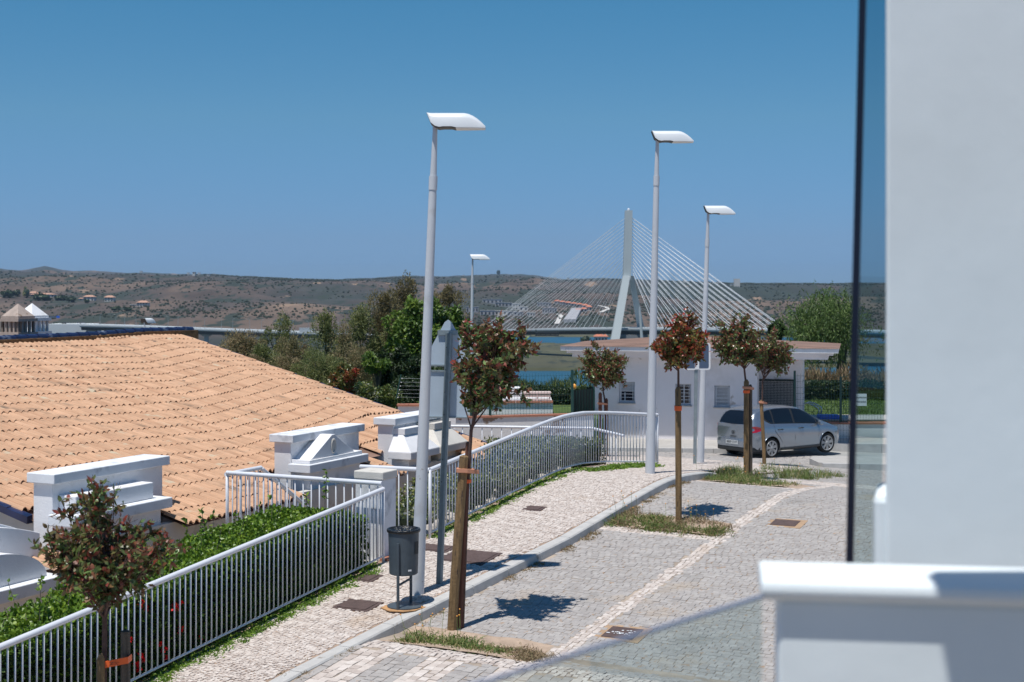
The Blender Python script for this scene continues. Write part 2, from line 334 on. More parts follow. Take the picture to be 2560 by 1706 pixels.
SKYL = ([-1500, -60, 0, 55, 112, 150, 180, 240, 300, 380, 450, 520, 600, 680, 760, 840, 930, 1020, 1100, 1230, 1330, 1370, 1410, 1500, 1600, 1700, 1850, 2150, 2600, 4200],
        [668, 670, 671, 676, 664, 673, 677, 676, 680, 681, 684, 683, 688, 692, 695, 697, 694, 689, 690, 684, 686, 693, 697, 694, 697, 700, 706, 706, 702, 700])
def hland(X, Y):
    X = np.asarray(X, float); Y = np.asarray(Y, float); c = X / Y
    z = np.interp(Y, [50, 62, 80, 150, 300, 450, 560, 1380, 1450, 1700, 2200, 3000, 4500, 6200, 7000, 7600, 12000],
                  [-6.6, -8.2, -12, -28, -42, -45.5, -45.5, -45.2, -41, -35, -26, -12, 6, 18, 0, -40, -150])
    lf = np.interp(c, [-.16, -.05], [1, 0])
    z = z + lf * np.interp(Y, [1120, 1250, 1500, 1800, 2300, 3000, 4500, 6000], [0, 4, 7, 9, 14, 16, 12, 0])
    am = np.interp(Y, [1400, 1700, 2300, 3000, 4500, 6000, 6900], [0, 8, 21, 33, 42, 40, 3])
    n = fbm(X / 480 + 3.3, Y / 620, 1, 3); n = np.clip(1 - np.abs(n - .5) * 3.4, -.4, 1); n2 = (1 - np.abs(fbm(X / 190, Y / 230, 9, 3) - .5) * 5) * .55
    z = z + am * (n - .25) + am * .8 * n2 + am * .25 * (fbm(X / 55, Y / 80, 12, 3) - .5)
    sky = (HY - np.interp(1280 + F * c, *SKYL)) / F * 7000
    k = np.exp(-((Y - 7000) / 420) ** 2)
    z = z * (1 - k) + (sky + 7 * (fbm(X / 240, X / 900, 4, 4) - .5) + 7 * (fbm(X / 45, X / 900, 6, 4) - .5) - 3) * k
    lim = (HY - np.interp(1280 + F * c, *SKYL) - 4) / F * Y - 1; z = np.where(Y < 6600, lim - 5 * np.logaddexp(0, (lim - z) / 5), z)
    lift = 0 * np.clip((sky - 50) / 60, 0, 1) * np.exp(-((Y - 5200) / 900) ** 2) * 14
    z = z + lift
    # river and marsh channels
    sh = (fbm(X / 130, Y / 60, 21, 4) - .5)
    rm = np.clip((c + .035 + sh * .02) / .012, 0, 1)
    far = np.clip(1 - np.abs(Y - 1255 - 60 * sh) / 95, 0, 1) ** .3 * (np.abs(Y - 1255 - 60 * sh) < 95)
    near = (Y > 590) * (Y < 800 + 40 * sh + 30 * np.clip(c * 6, 0, 2)) * np.clip((c + .005) / .01, 0, 1)
    z = z - 5 * rm * far - 5 * near * (Y < 1100)
    z = np.where((Y > 560) & (Y < 1400), z + .5 * sh, z)
    return z
def on_land(px, py, y0=1000):
    c = (px - 1280) / F; Y = np.arange(y0, 7400, 4.0); h = hland(c * Y, Y); ray = (HY - py) / F * Y
    k = np.argmax(ray <= h); return Vector((c * Y[k], Y[k], h[k])) if ray[k] <= h[k] else Vector((c * 3000, 3000, float(hland(c * 3000, 3000))))
def grid(us, vs, fn, tn=None):
    U, V = np.meshgrid(us, vs); X, Y, Z = fn(U, V); b = MB(); n, m = U.shape
    v = np.stack([X, Y, Z], -1).reshape(-1, 3); i = (np.arange(n - 1)[:, None] * m + np.arange(m - 1)[None]).ravel()
    return b.add(v, np.stack([i, i + 1, i + 1 + m, i + m], 1).tolist(), .5 if tn is None else tn(X, Y, Z).ravel())
land_mat = mat('dry_hill_land', tones=[(.055, .062, .03), (.085, .08, .045), (.026, .036, .027), (.037, .041, .035), (.074, .055, .045), (.135, .094, .068), (.24, .165, .115)], rough=1, var=.3, vscale=.02,
               stain=[((.028, .038, .026), .011, .57, .02), ((.025, .034, .024), .045, .555, .03), ((.25, .17, .115), .016, .64, .03)], stretch=((1, .32, 1), (0, 0, 0)), detail=8)
dd = np.concatenate([np.geomspace(56, 560, 30), np.geomspace(575, 1420, 90), np.geomspace(1430, 11500, 210)])
def tland(X, Y, Z):
    marsh = .02 + np.where((Y > 560) & (Y < 1150), .16 * fbm(X / 200, Y / 40, 31), 0)
    flat_ = np.interp(Y, [50, 1380, 1500, 1700, 2200, 3000, 4500, 6200, 7000], [-45, -45, -38, -31, -20, -6, 10, 20, 25])
    am = np.interp(Y, [1400, 1700, 2300, 3000, 4500, 6000, 7000], [8, 12, 20, 26, 30, 30, 30])
    r = (Z - flat_) / am; r = np.clip(r, -1, 1)
    n = fbm(X / 340, Y / 900, 41, 5) - .5; n3 = fbm(X / 70, Y / 240, 43, 4) - .5
    t = np.interp(Y, [1400, 1900, 2600, 3600, 5000, 7000], [.68, .54, .40, .31, .29, .29]) + .28 * r + .85 * n + .35 * n3  # tan crests, dark scrub gullies; relief term also paints lit crests into the colour
    t = np.clip(t, .33, 1); k = np.clip((Y - 1345) / 60, 0, 1); left = (X / Y < -.04) & (Y > 1000)
    k = np.maximum(k, np.where(left, np.clip((Y - 1010) / 80, 0, 1), 0)); return marsh * (1 - k) + t * k
grid(np.linspace(-.50, .50, 620), dd, lambda U, V: (U * V, V, hland(U * V, V)), tland).build('hills', land_mat, smooth=True, kind='structure')
wm = mat('river_water', (.012, .075, .125), .35, var=.12, vscale=.02, bump=1, bscale=.6, spec=.35)
grid(np.linspace(-900, 1400, 12), np.linspace(420, 1480, 8), lambda U, V: (U, V, U * 0 - 46.8)).build('river', wm, kind='structure')

# scattered trees and bushes on the dry hills
b = MB(); n0 = 30000; c = RG.uniform(-.40, .40, n0); Y = 1480 * (4600 / 1480) ** RG.uniform(0, 1, n0); X = c * Y
k = (fbm(X / 260, Y / 330, 77, 4) + .25 * RG.uniform(-1, 1, n0)) > .52; X = X[k]; Y = Y[k]; Z = hland(X, Y)
ph = np.linspace(0, 2 * np.pi, 7)[:-1]
for x, y, z, r in zip(X, Y, Z, RG.uniform(.7, 2.5, len(X)) * np.clip(Y / 2600, .8, 1.5)):
    ring = [(x + r * q * math.cos(a + q) * RG.uniform(.8, 1.2), y + r * q * math.sin(a + q), z + h * r) for q, h in ((.8, -.2), (1, .45), (.6, 1.0)) for a in ph]
    b.add(ring + [(x, y, z + 1.2 * r)], [(j * 6 + i, j * 6 + (i + 1) % 6, j * 6 + 6 + (i + 1) % 6, j * 6 + 6 + i) for j in (0, 1) for i in range(6)] + [(12 + i, 12 + (i + 1) % 6, 18) for i in range(6)], RG.uniform())
b.build('hill_bushes', mat('scrub', tones=[(.018, .028, .018), (.028, .038, .022), (.045, .048, .03)], rough=1), kind='stuff', label='dark round bushes dotted over the dry hills')

# ------------------------------------------------------------------ near ground
def zground(X, Y):
    s, w = SW(X, Y)
    z = gs(np.clip(s, -30, 34)) - .34 - np.clip((w - .25) / 1.2, 0, 1) * 1.0
    return np.where(Y > 50, np.minimum(z, -5.9 - np.maximum(Y - 50, 0) * .16), z)
grid(np.linspace(-50, 50, 130), np.linspace(-8, 66, 110), lambda U, V: (U, V, zground(U, V))).build('ground', M['soil'], kind='structure')

def sheet(name, s0, s1, wa, wb, zf, m, ns=60, nw=8):
    def fn(U, V):
        a = wa(U) if callable(wa) else wa; bb = wb(U) if callable(wb) else wb
        w = a + (bb - a) * V; return OX + ED.x * U + EN.x * w, OY + ED.y * U + EN.y * w, zf(U, w)
    g = grid(np.linspace(s0, s1, ns), np.linspace(0, 1, nw), fn); return g.build(name, m, kind='structure')
road = sheet('road', -14, 24.6, -18, lambda s: wk(s) - 0.0 * s, lambda s, w: zroad(s, w) - .004, M['joint_grey'], 80, 16)
crossing_road = sheet('side_road', 24.6, 40, -24, 6, lambda s, w: zroad(s, w) - .004, M['roadfar'], 30, 10)
side = sheet('sidewalk', -14, 16.9, lambda s: wk(s) + .2, .12, lambda s, w: zside(s, w) - .007, M['joint'], 60, 6)
side2 = sheet('sidewalk_end', 16.9, 24.6, wk(18) * 1.0 - .0, 4.5, lambda s, w: zroad(s, w) + .02, M['joint'], 20, 6)

def stones(s0, s1, w0, w1, ls, lw, keep, zf, rows='s', jit=.12, top=.005, gap=.003, dep=.022, diag=0.0, rg=RG):
    """rows of cobbles; returns per-stone arrays (s, w, half length, half width, yaw)"""
    if rows == 's':
        nr = int((w1 - w0) / lw); nc = int((s1 - s0) / ls); J, I = np.meshgrid(np.arange(nr), np.arange(nc), indexing='ij')
        off = rg.uniform(0, ls, nr)[:, None]; S = s0 + (I + .5) * ls + off; Wc = w0 + (J + .5) * lw + diag * (S - s0)
    else:
        nr = int((s1 - s0) / ls); nc = int((w1 - w0) / lw); J, I = np.meshgrid(np.arange(nr), np.arange(nc), indexing='ij')
        off = rg.uniform(0, lw, nr)[:, None]; Wc = w0 + (I + .5) * lw + off; S = s0 + (J + .5) * ls + diag * (Wc - w0) + .012 * np.sin(Wc * 5 + J)
    S = S.ravel() + rg.normal(0, ls * jit * .35, S.size); Wc = Wc.ravel() + rg.normal(0, lw * jit * .35, Wc.size)
    k = keep(S, Wc); S = S[k]; Wc = Wc[k]; n = len(S)
    hl = (ls - gap) / 2 * rg.uniform(1 - jit, 1 + jit * .4, n); hw = (lw - gap) / 2 * rg.uniform(1 - jit, 1 + jit * .4, n)
    return S, Wc, hl, hw, rg.normal(0, jit * .5, n), rg.normal(0, top * .35, n), zf
def proj(S, Wc, zf):
    X = OX + ED.x * S + EN.x * Wc; Y = OY + ED.y * S + EN.y * Wc; Z = zf(S, Wc); return 1280 + F * X / Y, HY - F * Z / Y, Y
SLOPE_Q = Matrix((Vector((ED.x, ED.y, .168 / 2)).normalized(), EN, Vector((ED.x, ED.y, .084)).normalized().cross(EN))).transposed()
def lay(base, group, st, m, tone=None, n_single=0, pname='cobblestone', bx=(0, 2560, 0, 1720), rg=RG, stuffname='cobblestones'):
    S, Wc, hl, hw, yaw, dz, zf = st; n = len(S); tn = rg.uniform(0, 1, n) if tone is None else tone
    single = np.zeros(n, bool)
    if n_single:
        px, py, Y = proj(S, Wc, zf); ok = (px > bx[0]) & (px < bx[1]) & (py > bx[2]) & (py < bx[3]); idx = np.where(ok)[0]
        idx = idx[np.argsort(Y[idx])][:n_single]; single[idx] = True
    def vv(S, Wc, hl, hw, yaw, dz, world=True):
        o = []
        for lv, ins in ((-.022, 0), (.0, .0), (.0035, .0025)):
            for i, j in ((-1, -1), (1, -1), (1, 1), (-1, 1)):
                a = i * (hl - ins); b_ = j * (hw - ins); s = S + a * np.cos(yaw) - b_ * np.sin(yaw); w = Wc + a * np.sin(yaw) + b_ * np.cos(yaw)
                o.append(np.stack([OX + ED.x * s + EN.x * w, OY + ED.y * s + EN.y * w, zf(s, w) + dz + lv], -1))
        return np.stack(o, 1)
    fq = [(8, 9, 10, 11)] + [(a + k, a + (k + 1) % 4, a + 4 + (k + 1) % 4, a + 4 + k) for a in (4,) for k in range(4)] + [(k, (k + 1) % 4, 4 + (k + 1) % 4, 4 + k) for k in range(4)]
    r = ~single; v = vv(S[r], Wc[r], hl[r], hw[r], yaw[r], dz[r]); N = len(v); b = MB()
    b.v = [v.reshape(-1, 3)]; b.n = N * 12
    f = (np.array(fq)[None] + (np.arange(N) * 12)[:, None, None]).reshape(-1, 4); b.f = list(map(tuple, f.tolist())); b.t = [np.repeat(tn[r], 12)]
    o = b.build(stuffname, m, base, kind='stuff')
    if n_single:
        vs_ = []
        for q in range(6):
            ins = .0025; hL, hW = (hl.mean(), hw.mean()); vb = []
            for lv, i_ in ((-.022, 0), (0, 0), (.0035, ins)):
                for i, j in ((-1, -1), (1, -1), (1, 1), (-1, 1)): vb.append((i * (hL - i_) + rnd.uniform(-.004, .004), j * (hW - i_) + rnd.uniform(-.004, .004), lv))
            mb = MB().add(vb, fq, (q + .5) / 6); vs_.append(mb.mesh(pname, m))
        for k in np.where(single)[0]:
            loc = W(S[k], Wc[k], float(zf(S[k], Wc[k])) + dz[k]); e = (SLOPE_Q @ Matrix.Rotation(yaw[k], 3, 'Z')).to_euler()
            inst(pname, vs_[int(tn[k] * 5.99)], loc, base, e, (hl[k] / hl.mean(), hw[k] / hw.mean(), 1))
    return o
wst = lambda s: -np.interp(s, [2.4, 14, 17], [4.02, 4.45, 4.6])
cv = [  # iron covers: s, w, size along, size across, on road?
    (3.55, -.80, .36, .48, 0), (6.35, -1.12, .62, .72, 0), (6.6, -.35, .3, .55, 0), (4.75, -.2, .3, .3, 0), (9.6, -.75, .25, .25, 0),
    (4.2, -4.52, .46, .46, 1), (10.7, -5.02, .42, .46, 1)]
def nocover(S, Wc):
    k = np.ones(len(S), bool)
    for s, w, a, b_, r in cv: k &= ~((np.abs(S - s) < a / 2 + .05) & (np.abs(Wc - w) < b_ / 2 + .05))
    return k
K = lambda s, w, f: f & nocover(s, w)
# sidewalk, herringbone-like slanted rows of small pale stones
lay(side, 'sidewalk', stones(-2, 16.8, -2.3, 0, .050, .066, lambda s, w: K(s, w, (w > wk(s) + .235) & (w < .0)), zside, 'w', jit=.2, diag=.45), M['cob_white'], n_single=300, pname='paving_stone', bx=(400, 1200, 1300, 1706), stuffname='paving_stones')
lay(side2, 'sidewalk', stones(17, 24.5, -2.2, 3.5, .10, .12, lambda s, w: w > -9, lambda s, w: zroad(s, w) + .03, 'w', jit=.25, diag=.4), M['cob_white'], stuffname='paving_stones')
# zebra crossing in pale and grey stone
stripe = lambda w: np.floor((-w - 1.72) / .49).astype(int) % 2 == 0
zb = lambda pale: (lambda s, w: (w < wk(s) - .02) & (s < 2.12) & ((stripe(w) if pale else ~stripe(w))))
lay(road, 'road', stones(-5, 2.2, -9.6, -1.5, .118, .1225, zb(True), zroad, 's', jit=.12), M['cob_white'], n_single=150, bx=(500, 2000, 1500, 1706))
lay(road, 'road', stones(-5, 2.2, -9.6, -1.5, .118, .1225, zb(False), zroad, 's', jit=.08), M['cob_grey'], n_single=150, bx=(500, 2000, 1500, 1706))
# pale bands: kerb-to-strip borders, long strip, crossing band
def band(s, w):
    inb = (w < wk(s) - .02) & (w > wst(s) - .12)
    return (((s > 2.14) & (s < 2.52) & (w < wk(s) - .02)) | (inb & (((s > 9.12) & (s < 9.42)) | ((s > 14.1) & (s < 14.32)))) |
            ((np.abs(w - wst(s)) < .12) & (s > 2.5) & (s < 16)) | ((s > 16.1) & (s < 17.7) & (w < -2.25)))
pit = lambda s, w: (w < wk(s)) & (w > wst(s) + .1) & (((s > 2.52) & (s < 3.42)) | ((s > 9.42) & (s < 10.35)) | ((s > 14.32) & (s < 15.5)))
lay(road, 'road', stones(2.1, 17.8, -12, -1.6, .085, .075, lambda s, w: K(s, w, band(s, w)), zroad, 's', jit=.22), M['cob_white'])
lay(road, 'road', stones(2.1, 16.1, -9, -1.6, .102, .106, lambda s, w: K(s, w, (w < wk(s) - .03) & ~band(s, w) & ~pit(s, w) & (s > 2.5)), zroad, 'w', jit=.10), M['cob_grey'])
lay(road, 'road', stones(16, 24.6, -9.5, -2.2, .15, .15, lambda s, w: ~band(s, w), zroad, 'w', jit=.2), M['cob_grey'])
lay(crossing_road, 'side_road', stones(24.6, 31.5, -9, 5, .2, .2, lambda s, w: s > 0, lambda s, w: zroad(s, w) + .006, 'w', jit=.15), M['cob_grey'])
# tree pits: bare soil sheets
for i, (a, c_) in enumerate(((2.52, 3.42), (9.42, 10.35), (14.32, 15.5))):
    def fn(U, V):
        w = wst(U) + .1 + (wk(U) - wst(U) - .1) * V; return OX + ED.x * U + EN.x * w, OY + ED.y * U + EN.y * w, zroad(U, w) - .008 + .05 * fbm(U * 3, w * 3, 5) * np.clip(V * (1 - V) * 6, 0, 1)
    grid(np.linspace(a, c_, 12), np.linspace(0, 1, 26), fn).build('planting_soil', M['soil'], kind='structure')
# kerb of long stones, dropped at its far end
kerb = thing('kerb', None, None, W(0, -1.6, gs(0))); kerb['kind'] = 'structure'
s = -9.0
while s < 16.6:
    L = 1.0; e = min(s + L, 16.7); b = MB(); v = []
    drop = lambda q: max(0, (q - 15.4)) * .085
    for q in np.linspace(s + .006, e - .006, 4):
        w0 = float(wk(q)); zt = float(zside(q, w0)) + .003 - drop(q); zb_ = float(zroad(q, w0)) - .06
        v += [W(q, w0, zb_), W(q, w0 + .012, zt - .02), W(q, w0 + .03, zt), W(q, w0 + .2, zt), W(q, w0 + .2, zb_)]
    f = [(5 * i + k, 5 * i + (k + 1) % 5, 5 * i + 5 + (k + 1) % 5, 5 * i + 5 + k) for i in range(3) for k in range(5)] + [(4, 3, 2, 1, 0), (15, 16, 17, 18, 19)]
    b.add(v, f).build('kerb_stone', M['kerb'], kerb); s = e
# kerb beside the pool house and the paved island at the right
def kerbline(p0, p1, wd, zt, zb_, n, label=None):
    k = thing('kerb', None, None, p0); k['kind'] = 'structure'; p0 = Vector(p0); p1 = Vector(p1); d = (p1 - p0); L = d.length; d.normalize(); q = Vector((-d.y, d.x, 0))
    for i in range(n):
        c0 = p0 + d * (L * (i + .5) / n); MB().frame((c0.x, c0.y, (zt + zb_) / 2), d, q, UP, L / n - .012, wd, zt - zb_).build('kerb_stone', M['kerb'], k)
kerbline((2.5, 45.75, 0), (8.4, 45.3, 0), .15, -5.13, -5.5, 6)
kerbline((8.4, 47.4, 0), (16, 46.6, 0), .15, -5.16, -5.5, 8)
b = MB(); b.add([(2.5, 45.8, -5.14), (8.45, 45.35, -5.14), (8.45, 47.5, -5.14), (2.5, 50, -5.14), (8.45, 47.4, -5.17), (16, 46.6, -5.17), (16, 49.4, -5.17), (8.45, 48.5, -5.17)], [(0, 1, 2, 3), (4, 5, 6, 7)]).build('footpath', M['slab'], kind='structure')
isl = [(8.75, 40.6), (9.1, 40.35), (17, 39.4), (17, 41.6), (8.95, 42.2), (8.7, 41.6)]
MB().prism([(x, y, -5.4) for x, y in isl], (0, 0, .415)).build('paved_island', M['slab'], kind='structure')
kerbline((8.8, 40.35, 0), (17, 39.3, 0), .14, -4.975, -5.5, 8)

# iron covers
for i, (s, w, a, b_, r) in enumerate(cv):
    zf = zroad if r else zside; z = float(zf(s, w)); lab = ['large rusty cover in the pale sidewalk left of the waste bin', 'wide rusty cover in the sidewalk behind the tall sign post', 'narrow rusty cover beside the railing gap on the sidewalk',
        'small square cover close to the railing, behind the bin', 'tiny rusty cover in the sidewalk halfway to the far lamp post', 'iron drain cover with white paint marks by the pale paving strip', 'square iron cover in a concrete frame on the grey road'][i]
    t = thing('manhole_cover', lab, 'manhole cover', W(s, w, z))
    sl_ = .084; ez = Vector((0, 0, 1)); ax = Vector((ED.x, ED.y, sl_)).normalized()
    nn = ax.cross(EN).normalized()
    MB().frame(W(s, w, z - .004), ax, EN, nn, a + .1 + .06 * r, b_ + .1 + .1 * r, .016).build('frame', M['coverframe'] if r else M['cover'], t)
    q = MB().frame(W(s, w, z + .004), ax, EN, nn, a - .02, b_ - .02, .016)
    for k in ():
        q.frame(W(s, w, z + .013) + ax * (k * a * .1), ax, EN, nn, a * .035, b_ - .08, .006)
    q.build('lid', M['cover'], t)
    if i == 5:
        q = MB()
        for k in range(26): q.frame(W(s, w, z + .018) + ax * rnd.uniform(-.09, .09) + EN * rnd.gauss(0, .09), ax, EN, nn, rnd.uniform(.01, .04), rnd.uniform(.01, .05), .003)
        q.build('paint_marks', M['white'], t, kind='stuff')
# ================================================================== TERRACED HOUSE WITH THE BIG TILED ROOF
S0, S1, WE, WR, ZE, TAN = 2.9, 16.9, 3.3, 13.0, -3.85, .27
def zroof(s, w):
    hump = .05 * np.where(s < 15.3, np.exp(-((s - 15.3) / 1.3) ** 2), 1 - .35 * (s - 15.3) / 1.6) * np.clip((w - 3.3) / 1.5, 0, 1)
    return ZE + TAN * (w - WE) + hump
house = thing('terraced_house', 'white terraced house with a wide terracotta roof, navy ridge tiles and white chimneys', 'house', W(9, 6, -6.6))
b = MB()
for s0, s1, w0, w1, z1 in ((S0 + .05, S1 - .3, WE + .35, WE + .5, ZE + .02), ):
    b.sw(s0, s1, w0, w1, -6.8, z1)
def gable(s_):   # end wall following the roof slope
    return [W(s_, WE + .4, -6.8), W(s_, WR, -6.8), W(s_, WR, ZE + TAN * (WR - WE) - .08), W(s_, WE + .4, ZE + TAN * .4 - .08)]
b.prism(gable(S0 + .06), ED * .2); b.prism(gable(S1 - .45), ED * .2)
b.build('wall', M['stucco_old'], house)
roofb = MB(); ss = np.linspace(S0, S1, 60); wws = np.linspace(WE + .06, WR, 20)
def cut(s, w): return ((s > 8.45) & (s < 11.75) & (w < 4.55)) | ((s > 12.25) & (s < 15.6) & (w < 4.55)) | ((s < 5.1) & (w < 4.6))
SS, WW = np.meshgrid(ss, wws, indexing='ij'); ZZ = zroof(SS, WW) - .05
v = np.stack([OX + ED.x * SS + EN.x * WW, OY + ED.y * SS + EN.y * WW, ZZ], -1).reshape(-1, 3); m = len(wws)
roofb.add(v, [(i * m + j, i * m + j + 1, (i + 1) * m + j + 1, (i + 1) * m + j) for i in range(len(ss) - 1) for j in range(m - 1) if not cut(ss[i] + .12, wws[j] + .25)])
roof = roofb.build('roof', M['tile_old'], house)
# tiles: a hump and a valley, mouth at the lower end
PITCH = .150; COURSE = .475; NU = 7
def tile_arrays(s, w, jz, ln=None):
    """arrays of tile vertices; s = left edge, w = lower end"""
    n = len(s); us = np.array([0, .009, .032, .057, .082, .105, .114, .150]); hz = np.array([0, .017, .039, .046, .039, .017, 0, -.004])
    out = []
    for (q, lift, sc_) in ((0.0, .014, 1.24), (COURSE + .03, .004, .92)):
        S_ = s[:, None] + us[None] * 1.0; Wq = (w + q)[:, None] + 0 * S_; z = zroof(S_, Wq) + lift + hz[None] * sc_ + jz[:, None]
        out.append(np.stack([OX + ED.x * S_ + EN.x * Wq, OY + ED.y * S_ + EN.y * Wq, z], -1))
    S_ = s[:, None] + us[None]; Wq = w[:, None] + .004 + 0 * S_; z = zroof(S_, Wq) + .030 - .032 + np.minimum(hz[None], .0) + jz[:, None]
    lip = out[0].copy(); lip[..., 2] -= .013; 
    out.append(lip)
    return np.concatenate(out, 1)      # n x 24 x 3
k8 = 8
tf = [(i, i + 1, k8 + i + 1, k8 + i) for i in range(7)] + [(2 * k8 + i, 2 * k8 + i + 1, i + 1, i) for i in range(7)]
Sg = []; Wg = []
def crook(s, w):       # the courses are laid crookedly: they swing up the slope near the gable
    sa = np.interp(w, [3.3, 6, 13], [8.3, 9.6, 14.0]); sk_ = 15.3
    q = -.09 * (np.minimum(s, sa) - 5.5) + .16 * np.clip(s - sa, 0, sk_ - sa) - .10 * np.maximum(s - sk_, 0)
    return q * np.clip((w - 3.4) / 2.2, 0, 1)
for r in range(int((WR + 1.6 - WE) / (COURSE * math.cos(math.atan(TAN)))) + 1):
    w = WE + r * COURSE * math.cos(math.atan(TAN))
    s = np.arange(S0 + .02, S1 - .2, PITCH) + RG.normal(0, .004); Sg.append(s + RG.normal(0, .006, len(s))); Wg.append(np.full(len(s), w) + RG.normal(0, .007, len(s)) + .012 * np.sin(s * 1.3 + r))
Sg = np.concatenate(Sg); Wg = np.concatenate(Wg); Wg = Wg + crook(Sg, Wg); k = Wg < WR - .3; Sg = Sg[k]; Wg = Wg[k]; k = ~cut(Sg + .1, Wg + .2); Sg = Sg[k]; Wg = Wg[k]
Tg = np.clip(RG.normal(.55, .22, len(Sg)) - .22 * (RG.uniform(size=len(Sg)) < .08), 0, 1); Jz = RG.normal(0, .0035, len(Sg))
px, py, Y = proj(Sg, Wg, zroof); idx = np.where((px > -5) & (py < 1340) & ~((px < 400) & (px > 70) & (py > 1200)))[0]; near_ = idx[np.argsort(Y[idx])][:300]
one = np.zeros(len(Sg), bool); one[near_] = True
v = tile_arrays(Sg[~one], Wg[~one], Jz[~one]); N = len(v); b = MB(); b.v = [v.reshape(-1, 3)]; b.n = N * 24
b.f = list(map(tuple, (np.array(tf)[None] + (np.arange(N) * 24)[:, None, None]).reshape(-1, 4).tolist())); b.t = [np.repeat(Tg[~one], 24)]
b.build('roof_tiles', M['tile'], roof, kind='stuff')
zero = np.zeros(1); variants = []
for q in range(6):
    v = tile_arrays(np.array([6.0]), np.array([5.0]), zero)[0] - np.array(W(6.0, 5.0, float(zroof(6.0, 5.0))))
    variants.append(MB().add(v + RG.normal(0, .001, v.shape), tf, .2 + q * .13).mesh('roof_tile', M['tile']))
for i in near_:
    inst('roof_tile', variants[min(5, int(max(0, Tg[i] - .14) / .13))], W(Sg[i], Wg[i], float(zroof(Sg[i], Wg[i])) + Jz[i]), roof)
# ridge: brown mortar bed and navy half-round tiles; navy verge trims
b = MB(); q = 0
for s in np.arange(S0, S1 + .2, .5):
    b.sw(s, s + .5, WR - .22, WR + .1, zroof(s, WR) - .25, zroof(s, WR) + .06 + rnd.uniform(-.01, .01))
b.build('ridge_bed', M['mortar'], roof)
s = S0
while s < S1 + .1:
    pts = []; zc = float(zroof(s, WR)) + .065
    b = MB(); n = 7; v = []
    for (ds, r) in ((0, .10), (.36, .08)):
        for i in range(n): a = math.pi * i / (n - 1); v.append(W(s + ds, WR - .06 - r * math.cos(a), zc + r * math.sin(a)))
    v2 = [v[i] for i in range(n)]
    b.add(v + [W(s, WR - .06, zc)], [(i, i + 1, n + i + 1, n + i) for i in range(n - 1)] + [(2 * n, i + 1, i) for i in range(n - 1)])
    b.build('ridge_tile', M['navy'], roof); s += .335
for sv_, nm in ((S0 - .02, 'verge_trim'), (S1 - .02, 'verge_trim')):
    w = WE + .1 if sv_ > 5 else 4.62
    while w < WR - .2:
        w2 = min(w + .42, WR - .2); z0, z1 = float(zroof(sv_, w)), float(zroof(sv_, w2)); b = MB()
        tv = .028 if sv_ < 5 else .0
        for (aw, az, cw, cz) in ((w, z0, w2, z1),):
            v = [W(sv_ - .07, aw, az - .10), W(sv_ + .05, aw, az - .10), W(sv_ + .05, aw, az + tv), W(sv_ - .07, aw, az + tv - .016), W(sv_ - .07, cw, cz - .10), W(sv_ + .05, cw, cz - .10), W(sv_ + .05, cw, cz + tv - .016), W(sv_ - .07, cw, cz + tv - .03)]
            b.add(v, [(3, 2, 1, 0), (4, 5, 6, 7), (0, 1, 5, 4), (1, 2, 6, 5), (2, 3, 7, 6), (3, 0, 4, 7)])
        b.build(nm, M['navy'], roof); w = w2
# chimneys (parts of the house), each a tall thin slab with a cap and a hood in front
def chimney(s0, s1, kind, ztop=-2.80, wa=4.12, wb=4.50, m='stucco', cap=True):
    c = MB().sw(s0, s1, wa, wb, -6.7, ztop - .15).build('chimney', M[m], house, bevel=.012)
    if cap: MB().sw(s0 - .07, s1 + .07, wa - .1, wb + .07, ztop - .15, ztop).build('chimney_cap', M['stucco_cap'], c, bevel=.012)
    return c
c1 = chimney(2.82, 5.36, 0)
b = MB(); b.sw(2.95, 4.72, 3.78, 4.118, -3.40, -3.14); b.build('stepped_block', M['stucco'], c1, bevel=.015)
b = MB(); b.sw(2.72, 4.98, 3.60, 4.118, -3.57, -3.402); b.build('cornice', M['stucco_cap'], c1, bevel=.015)
MB().sw(2.86, 4.8, 3.70, 4.118, -6.7, -3.572).build('breast', M['stucco'], c1)
c2 = chimney(9.10, 11.56, 1)
MB().sw(9.0, 11.12, 3.62, 4.118, -3.50, -3.342).build('cornice', M['stucco_cap'], c2, bevel=.012)
MB().sw(9.12, 11.0, 3.70, 4.118, -3.34, -3.27).build('plinth', M['stucco'], c2, bevel=.01)
pb = MB().prism([W(9.22, 3.74, -3.268), W(10.78, 3.74, -3.268), W(10.05, 3.74, -2.86), W(9.95, 3.74, -2.86)], EN * .376); ped = pb.build('pediment', M['stucco'], c2, bevel=.01)
# oval niche on the pediment front
v = [W(10.0, 3.735, -3.08)]; n = 18
ring = [W(10.0 + .055 * math.cos(2 * math.pi * i / n), 3.736, -3.08 + .105 * math.sin(2 * math.pi * i / n)) for i in range(n)]
ring2 = [W(10.0 + .078 * math.cos(2 * math.pi * i / n), 3.722, -3.08 + .13 * math.sin(2 * math.pi * i / n)) for i in range(n)]
ring3 = [W(10.0 + .1 * math.cos(2 * math.pi * i / n), 3.738, -3.08 + .155 * math.sin(2 * math.pi * i / n)) for i in range(n)]
MB().add(ring + ring2 + ring3 + v, [(i, (i + 1) % n, n + (i + 1) % n, n + i) for i in range(n)] + [(n + i, n + (i + 1) % n, 2 * n + (i + 1) % n, 2 * n + i) for i in range(n)] + [((i + 1) % n, i, 3 * n) for i in range(n)]).build('oval_niche', M['stucco_old'], c2)
MB().sw(9.14, 10.95, 3.72, 4.118, -4.9, -3.502).build('breast', M['stucco'], c2)
MB().sw(9.0, 11.05, 3.55, 4.118, -6.7, -4.902).build('base', M['stucco'], c2)
